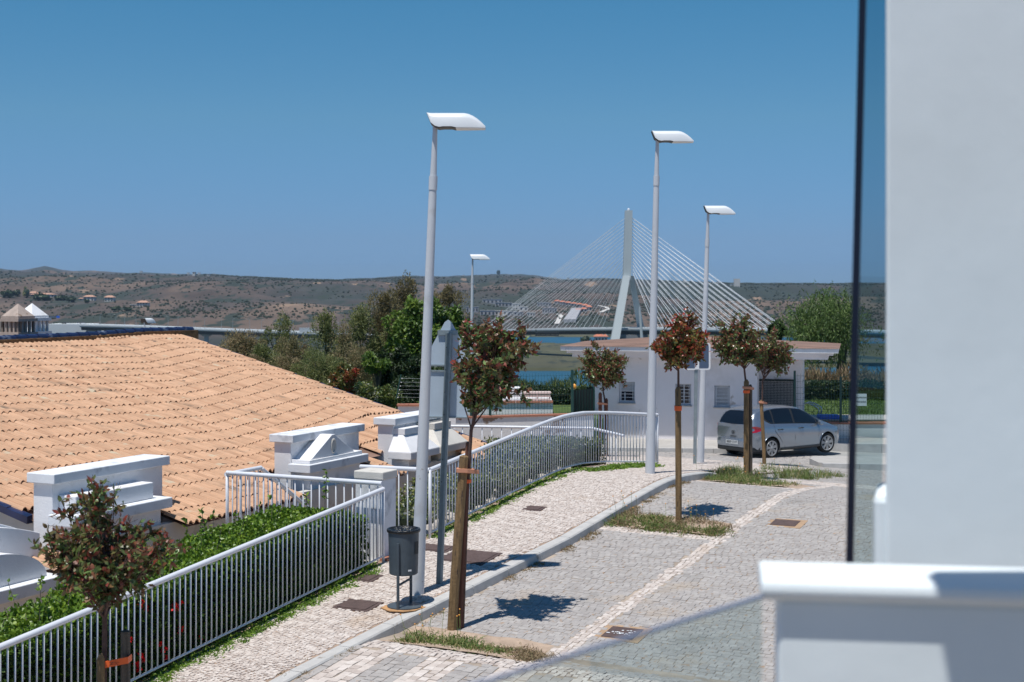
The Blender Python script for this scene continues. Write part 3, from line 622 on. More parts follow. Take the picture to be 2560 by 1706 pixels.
def hipped(c, s0, s1, m, zt=-2.98, zf=-3.5, wf=3.55, wb=4.118):
    b = MB(); i = .26
    top = [W(s0 + i, wf + .34, zt - .14), W(s1 - i, wf + .34, zt - .14), W(s1 - i, wb, zt - .14), W(s0 + i, wb, zt - .14)]
    bot = [W(s0, wf, zf), W(s1, wf, zf), W(s1, wb, zf), W(s0, wb, zf)]
    b.add(bot + top, [(0, 1, 5, 4), (1, 2, 6, 5), (2, 3, 7, 6), (3, 0, 4, 7), (4, 5, 6, 7), (3, 2, 1, 0)])
    b.build('hood', M[m], c, bevel=.006)
    MB().sw(s0 + i, s1 - i, wf + .3, wb, zt - .139, zt).build('hood_top', M[m], c, bevel=.01)
    MB().sw(s0 - .0, s1 + .0, wf, wb, zf - .15, zf - .002).build('fascia', M[m], c, bevel=.01)
    MB().sw(s0 + .16, s1 - .16, wf + .14, wb, zf - .75, zf - .152).build('breast', M[m], c)
    MB().sw(s0 + .02, s1 - .02, wf + .03, wb, -6.7, zf - .752).build('base', M[m], c, bevel=.01)
c3 = chimney(12.94, 15.1, 2); hipped(c3, 12.72, 14.0, 'stucco', zt=-3.02)
c4 = MB().sw(13.95, 15.25, 4.02, 4.119, -6.7, -2.99).build('chimney', M['stucco_old'], house); hipped(c4, 14.05, 15.35, 'stucco_old', zt=-3.02)
# small lower roof beyond the chimneys
lowr = MB().sw(15.0, 16.6, 2.75, 4.4, -3.96, -3.9).build('lower_roof', M['tile_old'], house)
for j in range(3):
    for i in range(10):
        v = tile_arrays(np.array([15.0 + i * PITCH]), np.array([2.7 + j * .37]), np.array([0.0]))[0]
        q = MB().add(v, tf, rnd.uniform(.3, .9)); me = q.mesh('roof_tile', M['tile'], (W(15 + i * PITCH, 2.7 + j * .37, 0)))
        inst('roof_tile', me, W(15 + i * PITCH, 2.7 + j * .37, .02), lowr)
MB().sw(2.6, 3.0, 3.3, 3.42, -4.1, -3.95).build('gutter_end', M['stucco'], house)

# the next house down the street: barrel-vaulted chimney, bit of roof
h2 = thing('neighbour_house', 'lower white house corner with an arched chimney at the left edge', 'house', W(.5, 5, -6.8))
b = MB(); b.sw(-6, 2.62, 4.3, 4.5, -6.9, -4.2); b.build('wall', M['stucco_old'], h2)
ch = []; sc0, hwid = 1.0, 1.52; n = 16
for i in range(n + 1): q = -1 + 2 * i / n; ch.append(W(sc0 + q * hwid, 4.08, -3.64 + .26 * (1 - q * q)))
arc = MB().prism([W(sc0 - hwid, 4.08, -6.8)] + ch + [W(sc0 + hwid, 4.08, -6.8)], EN * .3).build('chimney', M['stucco'], h2, bevel=.01)
cp = []
for i in range(n + 1): q = -1 + 2 * i / n; cp.append(W(sc0 + q * (hwid - .08), 4.40, -3.60 + .30 * (1 - q * q)))
MB().prism(cp + [W(sc0 + hwid - .08, 4.40, -4.4), W(sc0 - hwid + .08, 4.40, -4.4)], EN * .14).build('back_arch', M['stucco_cap'], arc, bevel=.01)
n = 22; v = []
for k, (wq, rr) in enumerate(((3.60, 1.0), (4.078, 1.0))):
    for i in range(n + 1): a = math.pi * i / n; v.append(W(1.08 - 1.08 * math.cos(a) * rr, wq, -4.17 + .46 * math.sin(a) * rr))
f = [(i, i + 1, n + 2 + i, n + 1 + i) for i in range(n)] + [tuple(range(n, -1, -1))]
MB().add(v, f).build('barrel_hood', M['stucco'], arc, smooth=True, auto=True)
MB().sw(-.3, 2.36, 3.42, 4.078, -4.36, -4.172).build('cornice', M['stucco_cap'], arc, bevel=.012)
MB().sw(-.1, 2.16, 3.55, 4.078, -4.55, -4.362).build('moulding', M['stucco'], arc, bevel=.01)
MB().sw(0, 2.0, 3.72, 4.078, -6.8, -4.552).build('breast', M['stucco'], arc)
q = MB(); q.prism([W(2.30, 3.6, -4.38), W(2.30, 3.6, -4.58), W(2.2, 3.6, -4.66), W(2.06, 3.6, -4.66), W(2.06, 3.6, -4.58), W(2.16, 3.6, -4.52), W(2.16, 3.6, -4.38)], EN * .25); q.build('bracket', M['stucco'], arc)
lr = MB().sw(2.35, 3.75, 3.32, 4.1, -4.30, -4.22).build('low_roof', M['tile_old'], h2)
for i in range(9):
    for j in range(2):
        v = tile_arrays(np.array([2.32 + i * PITCH]), np.array([3.3 + j * .37]), np.array([0.0]))[0]
        me = MB().add(v, tf, rnd.uniform(.4, .9)).mesh('roof_tile', M['tile'], W(2.32 + i * PITCH, 3.3 + j * .37, 0))
        inst('roof_tile', me, W(2.32 + i * PITCH, 3.3 + j * .37, -.37), lr)
MB().sw(2.4, 3.7, 3.5, 3.65, -6.9, -4.302).build('porch_wall', M['stucco'], h2)

# temple-like chimneys rising behind the ridge
def temple(px, py, Y, sc, label, m):
    p = P(px, py, Y); t = thing('temple_chimney', label, 'chimney', p, 'two temple-like chimneys behind the ridge')
    yaw = Matrix.Rotation(R(-25), 3, 'Z'); ax = yaw @ X1; ay = yaw @ Y1
    def bx(nm, z0, z1, w_, t2=1.0, bev=.006): MB().frame(p + UP * ((z0 + z1) / 2 * sc), ax, ay, UP, w_ * sc, w_ * sc, (z1 - z0) * sc, .5, t2).build(nm, M[m], t)
    bx('flue', -2.6, -.03, .62); bx('base', -.028, .08, .72); bx('inner_core', .082, .36, .30)
    for i in range(5):
        for a_, b_ in (((i - 2) * .135, -.27), ((i - 2) * .135, .27), (-.27, (i - 2) * .135), (.27, (i - 2) * .135)):
            if abs(a_) > .26 and abs(b_) > .26 and (a_ * b_) == 99: continue
            if b_ in (-.27, .27) or i not in (0, 4): MB().frame(p + ax * a_ * sc + ay * b_ * sc + UP * .22 * sc, ax, ay, UP, .055 * sc, .055 * sc, .278 * sc).build('column', M[m], t)
    bx('architrave', .362, .44, .70); bx('cornice', .442, .50, .60)
    b = MB(); h = .29 * sc; c = p + UP * .502 * sc; v = [c + ax * (i * h) + ay * (j * h) for i, j in ((-1, -1), (1, -1), (1, 1), (-1, 1))] + [c + UP * .33 * sc]
    b.add(v, [(0, 1, 4), (1, 2, 4), (2, 3, 4), (3, 0, 4), (3, 2, 1, 0)]).build('pyramid_cap', M[m], t)
M['potstone'] = mat('weathered_pinkish_stucco', (.40, .325, .28), .9, var=.15, vscale=6, stain=[((.25, .18, .13), 5, .6, .1)])
temple(45, 838, 35, .93, 'weathered pinkish temple-shaped chimney, front one of the pair', 'potstone')
temple(80, 836, 38, 1.0, 'whiter temple-shaped chimney half behind the weathered one', 'stucco')

# ================================================================== RAILINGS
pick_me = MB().tube([(0, 0, 0), (0, 0, .985)], .0112, 6).mesh('picket', M['rail'], smooth=True)
def rail(name, label, pts, H=1.13, step=.106, posts=(), grp='white picket railings', zb=.09, first=True, pr=1.0, ends=(0, 0)):
    """pts = world points of the ground line"""
    t = thing(name, label, 'railing', pts[0], grp)
    MB().tube([p + UP * H for p in pts], .037, 12).build('handrail', M['rail'], t, smooth=True, auto=True)
    MB().tube([p + UP * zb for p in pts], .016, 8).build('bottom_rail', M['rail'], t, smooth=True)
    L = [0]
    for a, b_ in zip(pts, pts[1:]): L.append(L[-1] + (b_ - a).length)
    d = step / 2
    while d < L[-1]:
        i = max(k for k in range(len(L)) if L[k] <= d); i = min(i, len(pts) - 2)
        p = pts[i].lerp(pts[i + 1], (d - L[i]) / (L[i + 1] - L[i]))
        inst('picket', pick_me, p + UP * zb, t, scale=(pr, pr, (H - zb) / .985)); d += step
    for q in posts:
        MB().tube([q - UP * .12, q + UP * H], .024, 8).build('post', M['rail'], t, smooth=True)
    return t
gp = lambda s, w=0.0: W(s, w, float(zside(s, w)))
rail('railing', 'long white picket railing along the hedge at lower left', [gp(s) for s in np.arange(-5.2, 5.61, .6)] , posts=[gp(-4.6), gp(5.6)])
ptsB = [gp(s) for s in np.arange(7.1, 13.6, .5)] + [gp(13.7), gp(14.2, -.05), gp(14.7, -.14), gp(15.2, -.27), gp(15.7, -.44), gp(16.3, -.68)]
rail('railing', 'long white picket railing climbing to the crest and curving right beyond the sign post', ptsB, posts=[gp(7.1), gp(16.3, -.68)])
z0 = -4.18
rail('railing', 'white railing of wider-spaced bars crossing over to the house behind the hedge', [W(5.6, .02, z0), W(5.62, 3.0, z0)], step=.155, posts=[W(5.62, 3.0, z0)], zb=-.18)
rail('railing', 'short white railing end turning away at the stairs in front of the roof', [W(5.62, 3.02, z0 - .03), W(6.6, 3.02, z0 - .03)], step=.12, posts=[], zb=-.18)
rail('railing', 'white stair railing sloping down beside the terracotta eave', [W(6.62, 3.02, z0 - .05), W(8.9, 3.02, z0 - 1.45)], step=.15, posts=[W(8.9, 3.02, z0 - 1.45)])
rail('railing', 'short white railing between the concrete pillar and the lamp post', [gp(7.1), W(7.12, 1.35, float(gs(7.1)) - .02)], step=.17, posts=[], zb=-.25)
rail('railing', 'distant white garden railing in front of the peeling wall', [P(1560, 1195, 35.5), P(1480, 1172, 37), P(1090, 1165, 37.5)], H=1.05, step=.26, posts=[])
# concrete pillar at the opening, with meter box and brick sill
pl = thing('pillar', 'pale concrete pillar between the two picket railings', 'pillar', W(5.95, .55, -5))
MB().sw(5.78, 6.2, .12, .62, -5.6, -3.03).build('shaft', M['stucco_cap'], pl, bevel=.01)
MB().sw(5.76, 6.22, .10, .64, -3.029, -2.90).build('cap', M['stucco_old'], pl, bevel=.015)
MB().sw(6.3, 6.5, .30, .42, -4.95, -4.32).build('meter_box', M['rail'], pl, bevel=.01)
wk_ = MB().sw(5.65, 7.05, -.02, 3.1, -4.42, -4.30).build('landing', M['stucco_old'], loc=W(6.3, 1.5, -4.4), label='pale landing slab leading from the sidewalk gap to the house', cat='landing')
bs = thing('brick_step', 'terracotta brick step at the foot of the railing gap', 'step', W(6.3, 0, -4.3))
for i in range(6): MB().sw(5.62 + i * .24, 5.84 + i * .24, -.06, .08, -4.44, -4.225).build('brick', M['terracotta'], bs)

# ================================================================== LAMP POSTS
def lamp(base, H, lean, label, yaw=0.0, grp='white street lamps with flat heads', rs=1.0):
    t = thing('street_lamp', label, 'street lamp', base, grp); base = Vector(base)
    ax = Vector((lean[0], lean[1], 1)); top = base + ax * (H - .36)
    prof = [(0, .098), (.02, .098), (.5, .072), (.86, .058), (.885, .050), (.90, .050), (1.0, .034)]
    MB().tube([base - UP * .06] + [base.lerp(top, q) for q, r in prof[1:]] + [top + UP * .10], [r * rs for q, r in prof] + [.034 * rs], 20).build('pole', M['lamp'], t, smooth=True, auto=True)
    MB().tube([base.lerp(top, .875), base.lerp(top, .905)], .062 * rs, 20).build('collar', M['lamp'], t, smooth=True, auto=True)
    # head: flat top, rounded heel, tapered nose, along +x before the yaw
    Mz = Matrix.Rotation(yaw, 3, 'Z'); o = top + UP * .06; n = 10; v = []; L = .84
    st = []
    for q in np.linspace(0, 1, 15):
        x = -.115 + L * q
        zt = .215 if q < .62 else .215 - .19 * ((q - .62) / .38) ** 1.9
        zb = .215 - .215 * (1 - (1 - min(q / .22, 1)) ** 2) ** .6 if q < .22 else -.0 + (.008 if q < .45 else -.006)
        zb = min(zb, zt - .004); wv = .165 * (math.sin(math.pi / 2 * min(1, (q + .08) / .2)) ** .8) * (1 - .45 * max(0, (q - .45) / .55) ** 2)
        st.append((x, zt, zb, wv))
    for x, zt, zb, wv in st:
        for k in range(n):
            a = math.pi * k / (n - 1); v.append(o + Mz @ Vector((x, -wv * math.cos(a), zb + (zt - zb) * (math.sin(a) ** .45))))
    f = [(i * n + k, i * n + k + 1, (i + 1) * n + k + 1, (i + 1) * n + k) for i in range(len(st) - 1) for k in range(n - 1)]
    f += [tuple(range(n - 1, -1, -1)), tuple((len(st) - 1) * n + k for k in range(n))]
    hd = MB().add(v, f).build('lamp_head', M['lamphead'], t, smooth=True, auto=True)
    # dark underside
    v = [];
    for x, zt, zb, wv in st: v += [o + Mz @ Vector((x, -wv * .985, zb - .002)), o + Mz @ Vector((x, wv * .985, zb - .002)), o + Mz @ Vector((x, wv * .9, zb - .014)), o + Mz @ Vector((x, -wv * .9, zb - .014))]
    f = [(4 * i + k, 4 * i + (k + 1) % 4, 4 * i + 4 + (k + 1) % 4, 4 * i + 4 + k) for i in range(len(st) - 1) for k in range(4)]
    MB().add(v[:4 * 8], [q for q in f if max(q) < 32]).build('underside', M['darkplastic'], hd)
    MB().add(v[4 * 7:], [tuple(i - 28 for i in q) for q in f if min(q) >= 28]).build('diffuser', M['lamphead'], hd)
    return t
zs_on = lambda s, w: zside(s, w)
def lean_of(b, px1, py1):      # horizontal lean so that the pole top passes over the given pixel at the same distance
    p = P(px1, py1, b.y); return ((p.x - b.x) / (p.z - b.z), 0)
b1 = on(1043, 1485, zside); lamp(b1, 7.0, lean_of(b1, 1088, 320), 'nearest white street lamp, standing behind the grey waste bin')
b2 = on(1625, 1184, zside); lamp(b2, 7.0, lean_of(b2, 1643, 365), 'white street lamp beside the curved end of the picket railing')
b3 = on(1751, 1157, lambda s, w: zroad(s, w) + .03); lamp(b3, 7.0, lean_of(b3, 1770, 545), 'white street lamp in front of the blue dead-end sign')
p4 = P(1176, 860, 60); p4.z = -6.62; lamp(p4, 8.12, (.012, 0), 'far white street lamp rising behind the sign and the reddish tree')
p5 = P(361, 900, 61); p5.z = -8.2; lamp(p5, 6.98, (0.0, 0), 'white lamp head peeking over the navy roof ridge', yaw=R(70))

# ================================================================== SIGN POST SEEN FROM BEHIND
bp = on(1098, 1459, zside); t = thing('road_sign', 'tall grey sign post with the backs of a triangle and a square sign', 'road sign', bp)
k = (P(1122, 840, bp.y).x - bp.x) / (P(1122, 840, bp.y).z - bp.z); ax = Vector((k, 0, 1)).normalized(); sx = Vector((.985, -.17, 0)); sy = Vector((.17, .985, 0)); hz = P(0, 833, bp.y).z - bp.z
b = MB()
for off, wd_, dp in ((-.012, .062, .012), ):
    b.frame(bp + ax * hz / 2 + sx * -.01 - sy * .03, sx, sy, ax, .062, .012, hz)
b.build('post_web', M['galv_dark'], t)
MB().frame(bp + ax * hz / 2 + sx * .036 - sy * .008, sx, sy, ax, .028, .056, hz).build('post_flange', M['galv'], t)
b = MB()
for q in np.arange(1.5, hz - .1, .33): b.frame(bp + ax * q - sx * .018 - sy * .0375, sx, sy, ax, .012, .004, .016)
b.build('bolt_holes', M['hole'], t, kind='stuff')
cz = lambda y: P(0, y, bp.y).z
def on_post(y, dx=0, dy=.03): q = bp + ax * ((cz(y) - bp.z) / ax.z); return q + sx * dx + sy * dy
a0 = on_post(917); tri = [(-.345, 0), (.345, 0), (.385, .05), (.05, .655), (0, .69), (-.05, .655), (-.385, .05)]
MB().prism([a0 + sx * x + UP * z + ax * 0 for x, z in tri], sy * .012).build('triangle_plate', M['signback'], t)
MB().prism([a0 + sx * x * 1.0 + UP * z + sy * .0125 for x, z in tri], sy * .002).build('sign_face', M['signred'], t)
MB().frame(a0 + UP * .50 - sy * .018, sx, sy, UP, .30, .03, .07).build('bracket', M['galv'], t)
MB().frame(a0 + UP * .018 - sy * .012, sx, sy, UP, .66, .022, .02).build('bracket', M['galv'], t)
b0 = on_post(1047, .0)
MB().frame(b0 + UP * .36, sx, sy, UP, .66, .012, .70).build('square_plate', M['signback'], t, bevel=.004)
MB().frame(b0 + UP * .36 + sy * .009, sx, sy, UP, .655, .003, .695).build('sign_face', M['signblue'], t)
for zz in (.018, .70): MB().frame(b0 + UP * zz - sy * .012, sx, sy, UP, .66, .03, .022).build('bracket', M['galv'], t)

# ================================================================== WASTE BIN
bb = on(1009, 1517, zside); t = thing('waste_bin', 'dark grey round waste bin with black bag on two legs before the lamp post', 'waste bin', bb)
cz_ = bb.z; c = bb + UP * .46
n = 28; MB().lathe(c, [(.185, 0), (.2, .012), (.215, .56), (.215, .60)], n).build('drum', M['binsteel'], t, smooth=True, auto=True)
MB().lathe(c, [(.216, .585), (.232, .59), (.238, .612), (.232, .632), (.205, .638), (.19, .60), (.05, .53)], n, closed=False).build('bag_rim', M['binbag'], t, smooth=True)
q = MB()
for i in range(9): a = rnd.uniform(0, 6.28); r = rnd.uniform(.05, .15); q.lathe(c + Vector((r * math.cos(a), r * math.sin(a), .56)), [(.07, 0), (.06, .04), (.02, .07), (.005, .08)], 6)
q.build('bag', M['binbag'], t, smooth=True, kind='stuff')
lx = Vector((.93, -.37, 0))
for sg in (-1,):
    for (dx, dy, z0_, z1_) in ((-.06, -.225, .0, .92), (.09, .16, .0, .47)):
        a = bb + Vector((dx, dy, z0_)); MB().tube([a - UP * .02, a + UP * z1_ - Vector((0, 0, 0))], .021, 10).build('leg', M['binsteel'], t, smooth=True, auto=True)
MB().tube([bb + Vector((-.06, -.225, .34)), bb + Vector((.09, .16, .36))], .016, 8).build('cross_bar', M['binsteel'], t, smooth=True)
MB().lathe(bb + Vector((.02, 0, .004)), [(.25, 0), (.25, .018), (.2, .026)], 26).build('base_plate', M['binsteel'], t, smooth=True, auto=True)
MB().frame(c + Vector((.10, -.19, .08)), Vector((.88, .47, 0)), Vector((-.47, .88, 0)), UP, .05, .004, .022).build('sticker', M['white'], t)
MB().frame(c + Vector((.19, -.10, .38)), Vector((.46, .89, 0)), Vector((-.89, .46, 0)), UP, .08, .004, .17).build('label_plate', M['cartrim'], t)
cl = [(bb.x + .31 * math.cos(a) * rnd.uniform(.85, 1.1), bb.y - .03 + .3 * math.sin(a) * rnd.uniform(.85, 1.1), bb.z - .006) for a in np.linspace(0, 2 * math.pi, 22)[:-1]]
MB().prism(cl, (0, 0, .012)).build('rusty_patch', M['rust'], loc=bb, kind='structure')
# ================================================================== OWN BUILDING, NEAR THE CAMERA (right side)
own = thing('white_building', 'blurred white rendered wall close by at the right, reaching above the frame', 'building', (1.2, 4.2, -6))
MB().prism([(1.056, 4.02, -6), (4.2, 4.02, -6), (4.2, 4.42, -6), (1.185, 4.42, -6)], (0, 0, 8.6)).build('wall', M['stucco_near'], own, bevel=.012)
MB().prism([(1.022, 4.03, -1.6), (1.12, 4.03, -1.6), (1.2, 4.30, -1.6), (1.10, 4.30, -1.6)], (0, 0, 1.015)).build('pier', M['stucco_near'], own, bevel=.025)
# glass screen: nearly edge-on pane with a black near edge
gs_ = thing('glass_screen', 'tall glass pane with a black edge standing against the white wall', 'glass screen', (.96, 4.1, -.95))
a0 = Vector((.978, 4.06, 0)); a1 = Vector((1.36, 5.2, 0)); dq = (a1 - a0).normalized(); nq = Vector((-dq.y, dq.x, 0))
lt = .010
def lean(p, z): return Vector((p.x + (z + .2) * .023, p.y, z))
z0, z1 = -.95, 1.5
M['glass'] = glassmat('greenish_glass', (.50, .64, .68), .12); M['glass2'] = glassmat('balustrade_glass', (.72, .82, .82), .8, base=.15)
v = [lean(a0 + nq * q, z) for z in (z0, z1) for q in (-.005, .005)]; w_ = [lean(a1 + nq * q, z) for z in (z0, z1) for q in (-.005, .005)]
MB().add([v[0], v[2], w_[2], w_[0]], [(0, 1, 2, 3)]).build('pane', M['glass'], gs_)
v = []
for z in (z0, z1):
    for i, j in ((-.016, -.0135), (.004, -.0135), (.004, .0135), (-.016, .0135)): v.append(lean(a0 + dq * i + nq * j * .75, z))
MB().add(v, [(3, 2, 1, 0), (4, 5, 6, 7), (0, 1, 5, 4), (1, 2, 6, 5), (2, 3, 7, 6), (3, 0, 4, 7)]).build('edge_seal', M['seal'], gs_)
# parapet with a rounded coping
pp = thing('parapet', 'blurred low white parapet with rounded coping at the bottom right', 'parapet', (1, 2.95, -1.8))
ang = Matrix.Rotation(R(-8), 3, 'Z'); ux = ang @ X1; uy = ang @ Y1; o = Vector((.552, 2.95, 0))
MB().frame(o + ux * .85 + uy * .09 + UP * -1.25, ux, uy, UP, 1.70, .14, 1.2).build('wall', M['stucco_near'], pp, bevel=.01)
cp = []; 
for y, z in ((-.0, -.049), (-.012, -.03), (-.008, -.010), (.02, .0), (.15, .004), (.185, -.01), (.19, -.035), (.18, -.049)): cp.append(o + ux * -.035 + uy * y + UP * (-.60 + z))
MB().prism(cp, ux * 1.9).build('coping', M['stucco_near'], pp, bevel=.006)
MB().frame(o + ux * 1.02 + uy * -.55 + UP * -.2, ux, uy, UP, .18, .18, 1.3).build('corner_post', M['stucco_near']) if False else None
MB().box(.53, 4.2, -3, 2.42, 1.32, 1.5).build('balcony_roof', M['stucco_near'], loc=(2, 0, 1.3), label='overhanging balcony roof slab outside the frame, placed to shade the parapet end', cat='balcony roof')  # unseen slab, its edge set so its shadow covers the parapet's right end
# glass balustrade
gb = thing('glass_balustrade', 'clear greenish glass balustrade crossing the bottom of the view', 'balustrade', (0, 2.2, -1.6))
e0 = P(1905, 1495, 2.75); e1 = P(1225, 1706, 2.163); dd_ = (e1 - e0); dd_.z = 0; dd_.normalize(); e2 = e0 + dd_ * 2.6; zt = e0.z
q = Vector((-dd_.y, dd_.x, 0)) * .005
MB().add([e0 - UP * 1.0, e2 - UP * 1.0, e2, e0], [(0, 1, 2, 3)]).build('pane', M['glass2'], gb)
MB().prism([e0 - q, e0 + q, e0 + q + UP * .005, e0 - q + UP * .005], dd_ * 2.6).build('top_edge', mat('glass_top_edge', (.20, .24, .34), .3), gb)

# ================================================================== POOL HOUSE
phx = thing('pool_house', 'low white pool house with small barred windows and a shallow tiled roof', 'house', (6, 48.5, -5.4))
A = Vector((2.92, 50.0, 0)); Bq = Vector((8.10, 46.9, 0)); 
# front wall from px 1487 (Y 50) to px 1891 (Y 46.9)
A = Vector(((1487 - 1280) / F * 49.0, 49.0, 0)); Bq = Vector(((1893 - 1280) / F * 47.7, 47.7, 0)); fd = (Bq - A).normalized(); fn_ = Vector((fd.y, -fd.x, 0)); LF = (Bq - A).length
def pf(px):      # distance along the front wall where the sight column px meets it
    c = (px - 1280) / F; return (A.x - c * A.y) / (c * fd.y - fd.x)
def fz(px, py): u = pf(px); return (HY - py) / F * (A.y + fd.y * u)
ztop = fz(1500, 897) + .0; zbot = -5.6
wins = [(1547, 1587, 955, 1007), (1688, 1728, 960, 1013.5), (1786, 1825, 964, 1018)]
cuts = []
for a_, b_, t_, d_ in wins: cuts.append((pf(a_), pf(b_), fz(a_, d_), fz(a_, t_)))
us = sorted({0, LF, *[c for q in cuts for c in q[:2]]}); b = MB(); zt_ = -2.35
last = 0
for (u0, u1, zl, zh) in cuts:
    for (p0, p1, q0, q1) in ((last, u0, zbot, zt_), (u0, u1, zbot, zl), (u0, u1, zh, zt_)):
        b.frame(A + fd * (p0 + p1) / 2 - fn_ * .12 + UP * (q0 + q1) / 2, fd, fn_, UP, p1 - p0, .24, q1 - q0)
    last = u1
b.frame(A + fd * (last + LF) / 2 - fn_ * .12 + UP * (zbot + zt_) / 2, fd, fn_, UP, LF - last, .24, zt_ - zbot)
b.frame(A + fd * .12 - fn_ * 2.2 + UP * (zbot + zt_) / 2, fd, fn_, UP, .24, 3.9, zt_ - zbot)        # left side
rw = LF
b.frame(A + fd * (rw - .14) - fn_ * .7 + UP * (zbot + zt_) / 2, fd, fn_, UP, .28, .9, zt_ - zbot)
b.frame(A + fd * (rw + .55) - fn_ * 1.27 + UP * (zbot + zt_) / 2, fd, fn_, UP, 1.75, .24, zt_ - zbot)   # recessed bay wall
b.frame(A + fd * (rw + 1.3) - fn_ * 2.6 + UP * (zbot + zt_) / 2, fd, fn_, UP, .24, 2.4, zt_ - zbot)
b.build('wall', M['housewall'], phx)
for i, ((u0, u1, zl, zh), kind) in enumerate(zip(cuts, (0, 1, 2))):
    c = A + fd * (u0 + u1) / 2 - fn_ * .16; wd_ = u1 - u0; h = zh - zl
    w0 = MB(); 
    for (du, dz, a_, b_) in ((0, zl + .03, wd_, .06), (0, zh - .02, wd_, .04), (-wd_ / 2 + .03, (zl + zh) / 2, .06, h - .1), (wd_ / 2 - .03, (zl + zh) / 2, .06, h - .1)):
        w0.frame(c + fd * du + UP * dz, fd, fn_, UP, a_, .05, b_)
    win = w0.build('window', M['winframe'], phx)
    MB().frame(c + UP * (zl + zh) / 2 - fn_ * .03, fd, fn_, UP, wd_ - .1, .01, h - .08).build('pane', M['winglass'], win)
    sh = {0: .5, 1: .0, 2: .93}[kind]
    if sh:
        ns = int(h * sh / .045)
        for k in range(ns): MB().frame(c + UP * (zh - .05 - k * .045) + fn_ * .012, fd, fn_, UP, wd_ - .12, .014, .038).build('shutter_slat', M['slat'], win)
    if kind != 2: MB().frame(c + fd * (-.09 + .1 * kind) + UP * (zl + h * (.25 if kind == 0 else .5)) - fn_ * .015, fd, fn_, UP, .04, .02, h * (.45 if kind == 0 else .9)).build('mullion', M['winframe'], win)
    for k in range(6): MB().frame(A + fd * (u0 + u1) / 2 - fn_ * .03 + UP * (zl + h * (k + .6) / 6.2), fd, fn_, UP, wd_, .012, .016).build('bar', M['winframe'], win)
    for k in (-.36, .36): MB().frame(A + fd * ((u0 + u1) / 2 + k * wd_) - fn_ * .045 + UP * (zl + zh) / 2, fd, fn_, UP, .014, .012, h).build('bar', M['winframe'], win)
    MB().frame(A + fd * (u0 + u1) / 2 + fn_ * .015 + UP * (zl - .02), fd, fn_, UP, wd_ + .06, .08, .03).build('sill', M['slab'], win)
MB().frame(A + fd * (pf(1826) + .32) + fn_ * .02 + UP * fz(1826, 1019), fd, fn_, UP, .62, .05, .08).build('ledge', M['stucco'], phx)
# eaves in two steps and roof
e0_, e1_ = -1.02, LF + 2.66; D_ = 4.6
def eave(nm, out, z0_, z1_, m): MB().frame(A + fd * ((e0_ + e1_) / 2) - fn_ * (D_ / 2 - .9) + UP * (z0_ + z1_) / 2, fd, fn_, UP, e1_ - e0_ - 2 * out, D_ - 2 * out, z1_ - z0_).build(nm, M[m], phx)
eave('soffit', .34, -2.36, -2.22, 'housewall'); eave('lower_moulding', .17, -2.219, -2.13, 'housewall'); eave('fascia', 0, -2.129, -1.985, 'stucco')
pr = []
for u, v_, z in ((e0_ - .04, .94, -1.98), (e1_ + .04, .94, -1.98), (e1_ + .04, .86 - D_, -1.98), (e0_ - .04, .86 - D_, -1.98), (2.4, -1.9, -1.70), (3.4, -1.9, -1.70)): pr.append(A + fd * u + fn_ * v_ + UP * z)
rf = MB().add(pr, [(0, 1, 5, 4), (1, 2, 5), (2, 3, 4, 5), (3, 0, 4), (3, 2, 1, 0)]).build('roof', M['tile_old'], phx)
# dark mesh door in the bay
dc = A + fd * (rw + .55) - fn_ * .98
dm = MB(); zc0, zc1 = -5.4, -3.12
for dx_ in (-.62, .62): dm.frame(dc + fd * dx_ + UP * (zc0 + zc1) / 2, fd, fn_, UP, .07, .05, zc1 - zc0)
dm.frame(dc + UP * (zc1 - .03), fd, fn_, UP, 1.3, .05, .07)
door = dm.build('mesh_door', M['darkmesh'], phx); q = MB()
for k in range(26): q.frame(dc + fd * (-.6 + k * .048) + UP * (zc0 + zc1) / 2, fd, fn_, UP, .016, .012, zc1 - zc0 - .1)
for k in range(40): q.frame(dc + UP * (zc0 + .08 + k * .055), fd, fn_, UP, 1.2, .01, .016)
q.build('door_mesh', M['darkmesh'], door, kind='stuff')
# dead-end sign beside the third lamp
sp = on(1739, 1160, lambda s, w: zroad(s, w) + .03); t = thing('dead_end_sign', 'blue square dead-end sign with a white border on a grey post', 'road sign', sp)
ztp = P(0, 858, sp.y).z; zbt = P(0, 925, sp.y).z; kx = (P(1748, 900, sp.y).x - sp.x) / (P(0, 900, sp.y).z - sp.z); ax_ = Vector((kx * .4, 0, 1)).normalized()
MB().frame(sp + UP * (ztp - sp.z) * .5 - UP * .05, X1, Y1, ax_, .085, .06, (ztp - sp.z) - .1).build('post', M['galv'], t)
cc = Vector((P(1742, 0, sp.y).x, sp.y - .05, (ztp + zbt) / 2)); hs_ = (ztp - zbt) / 2
def rsq(h, r, y, n=5):
    o = []
    for cx, cy, a_ in ((1, 1, 0), (-1, 1, 90), (-1, -1, 180), (1, -1, 270)):
        for k in range(n + 1): q = R(a_ + 90 * k / n); o.append(cc + X1 * (cx * (h - r) + r * math.cos(q)) + UP * (cy * (h - r) + r * math.sin(q)) + Y1 * y)
    return o
MB().prism(rsq(hs_, .06, 0), Y1 * .02).build('plate', M['white'], t)
MB().prism(rsq(hs_ - .045, .04, -.004), Y1 * .003).build('sign_face', M['signblue'], t)
MB().frame(cc + UP * (-.13) - Y1 * .008, X1, Y1, UP, .11, .004, .40).build('white_bar', M['white'], t)
MB().frame(cc + UP * (.12) - Y1 * .008, X1, Y1, UP, .30, .004, .10).build('red_bar', M['signred'], t)

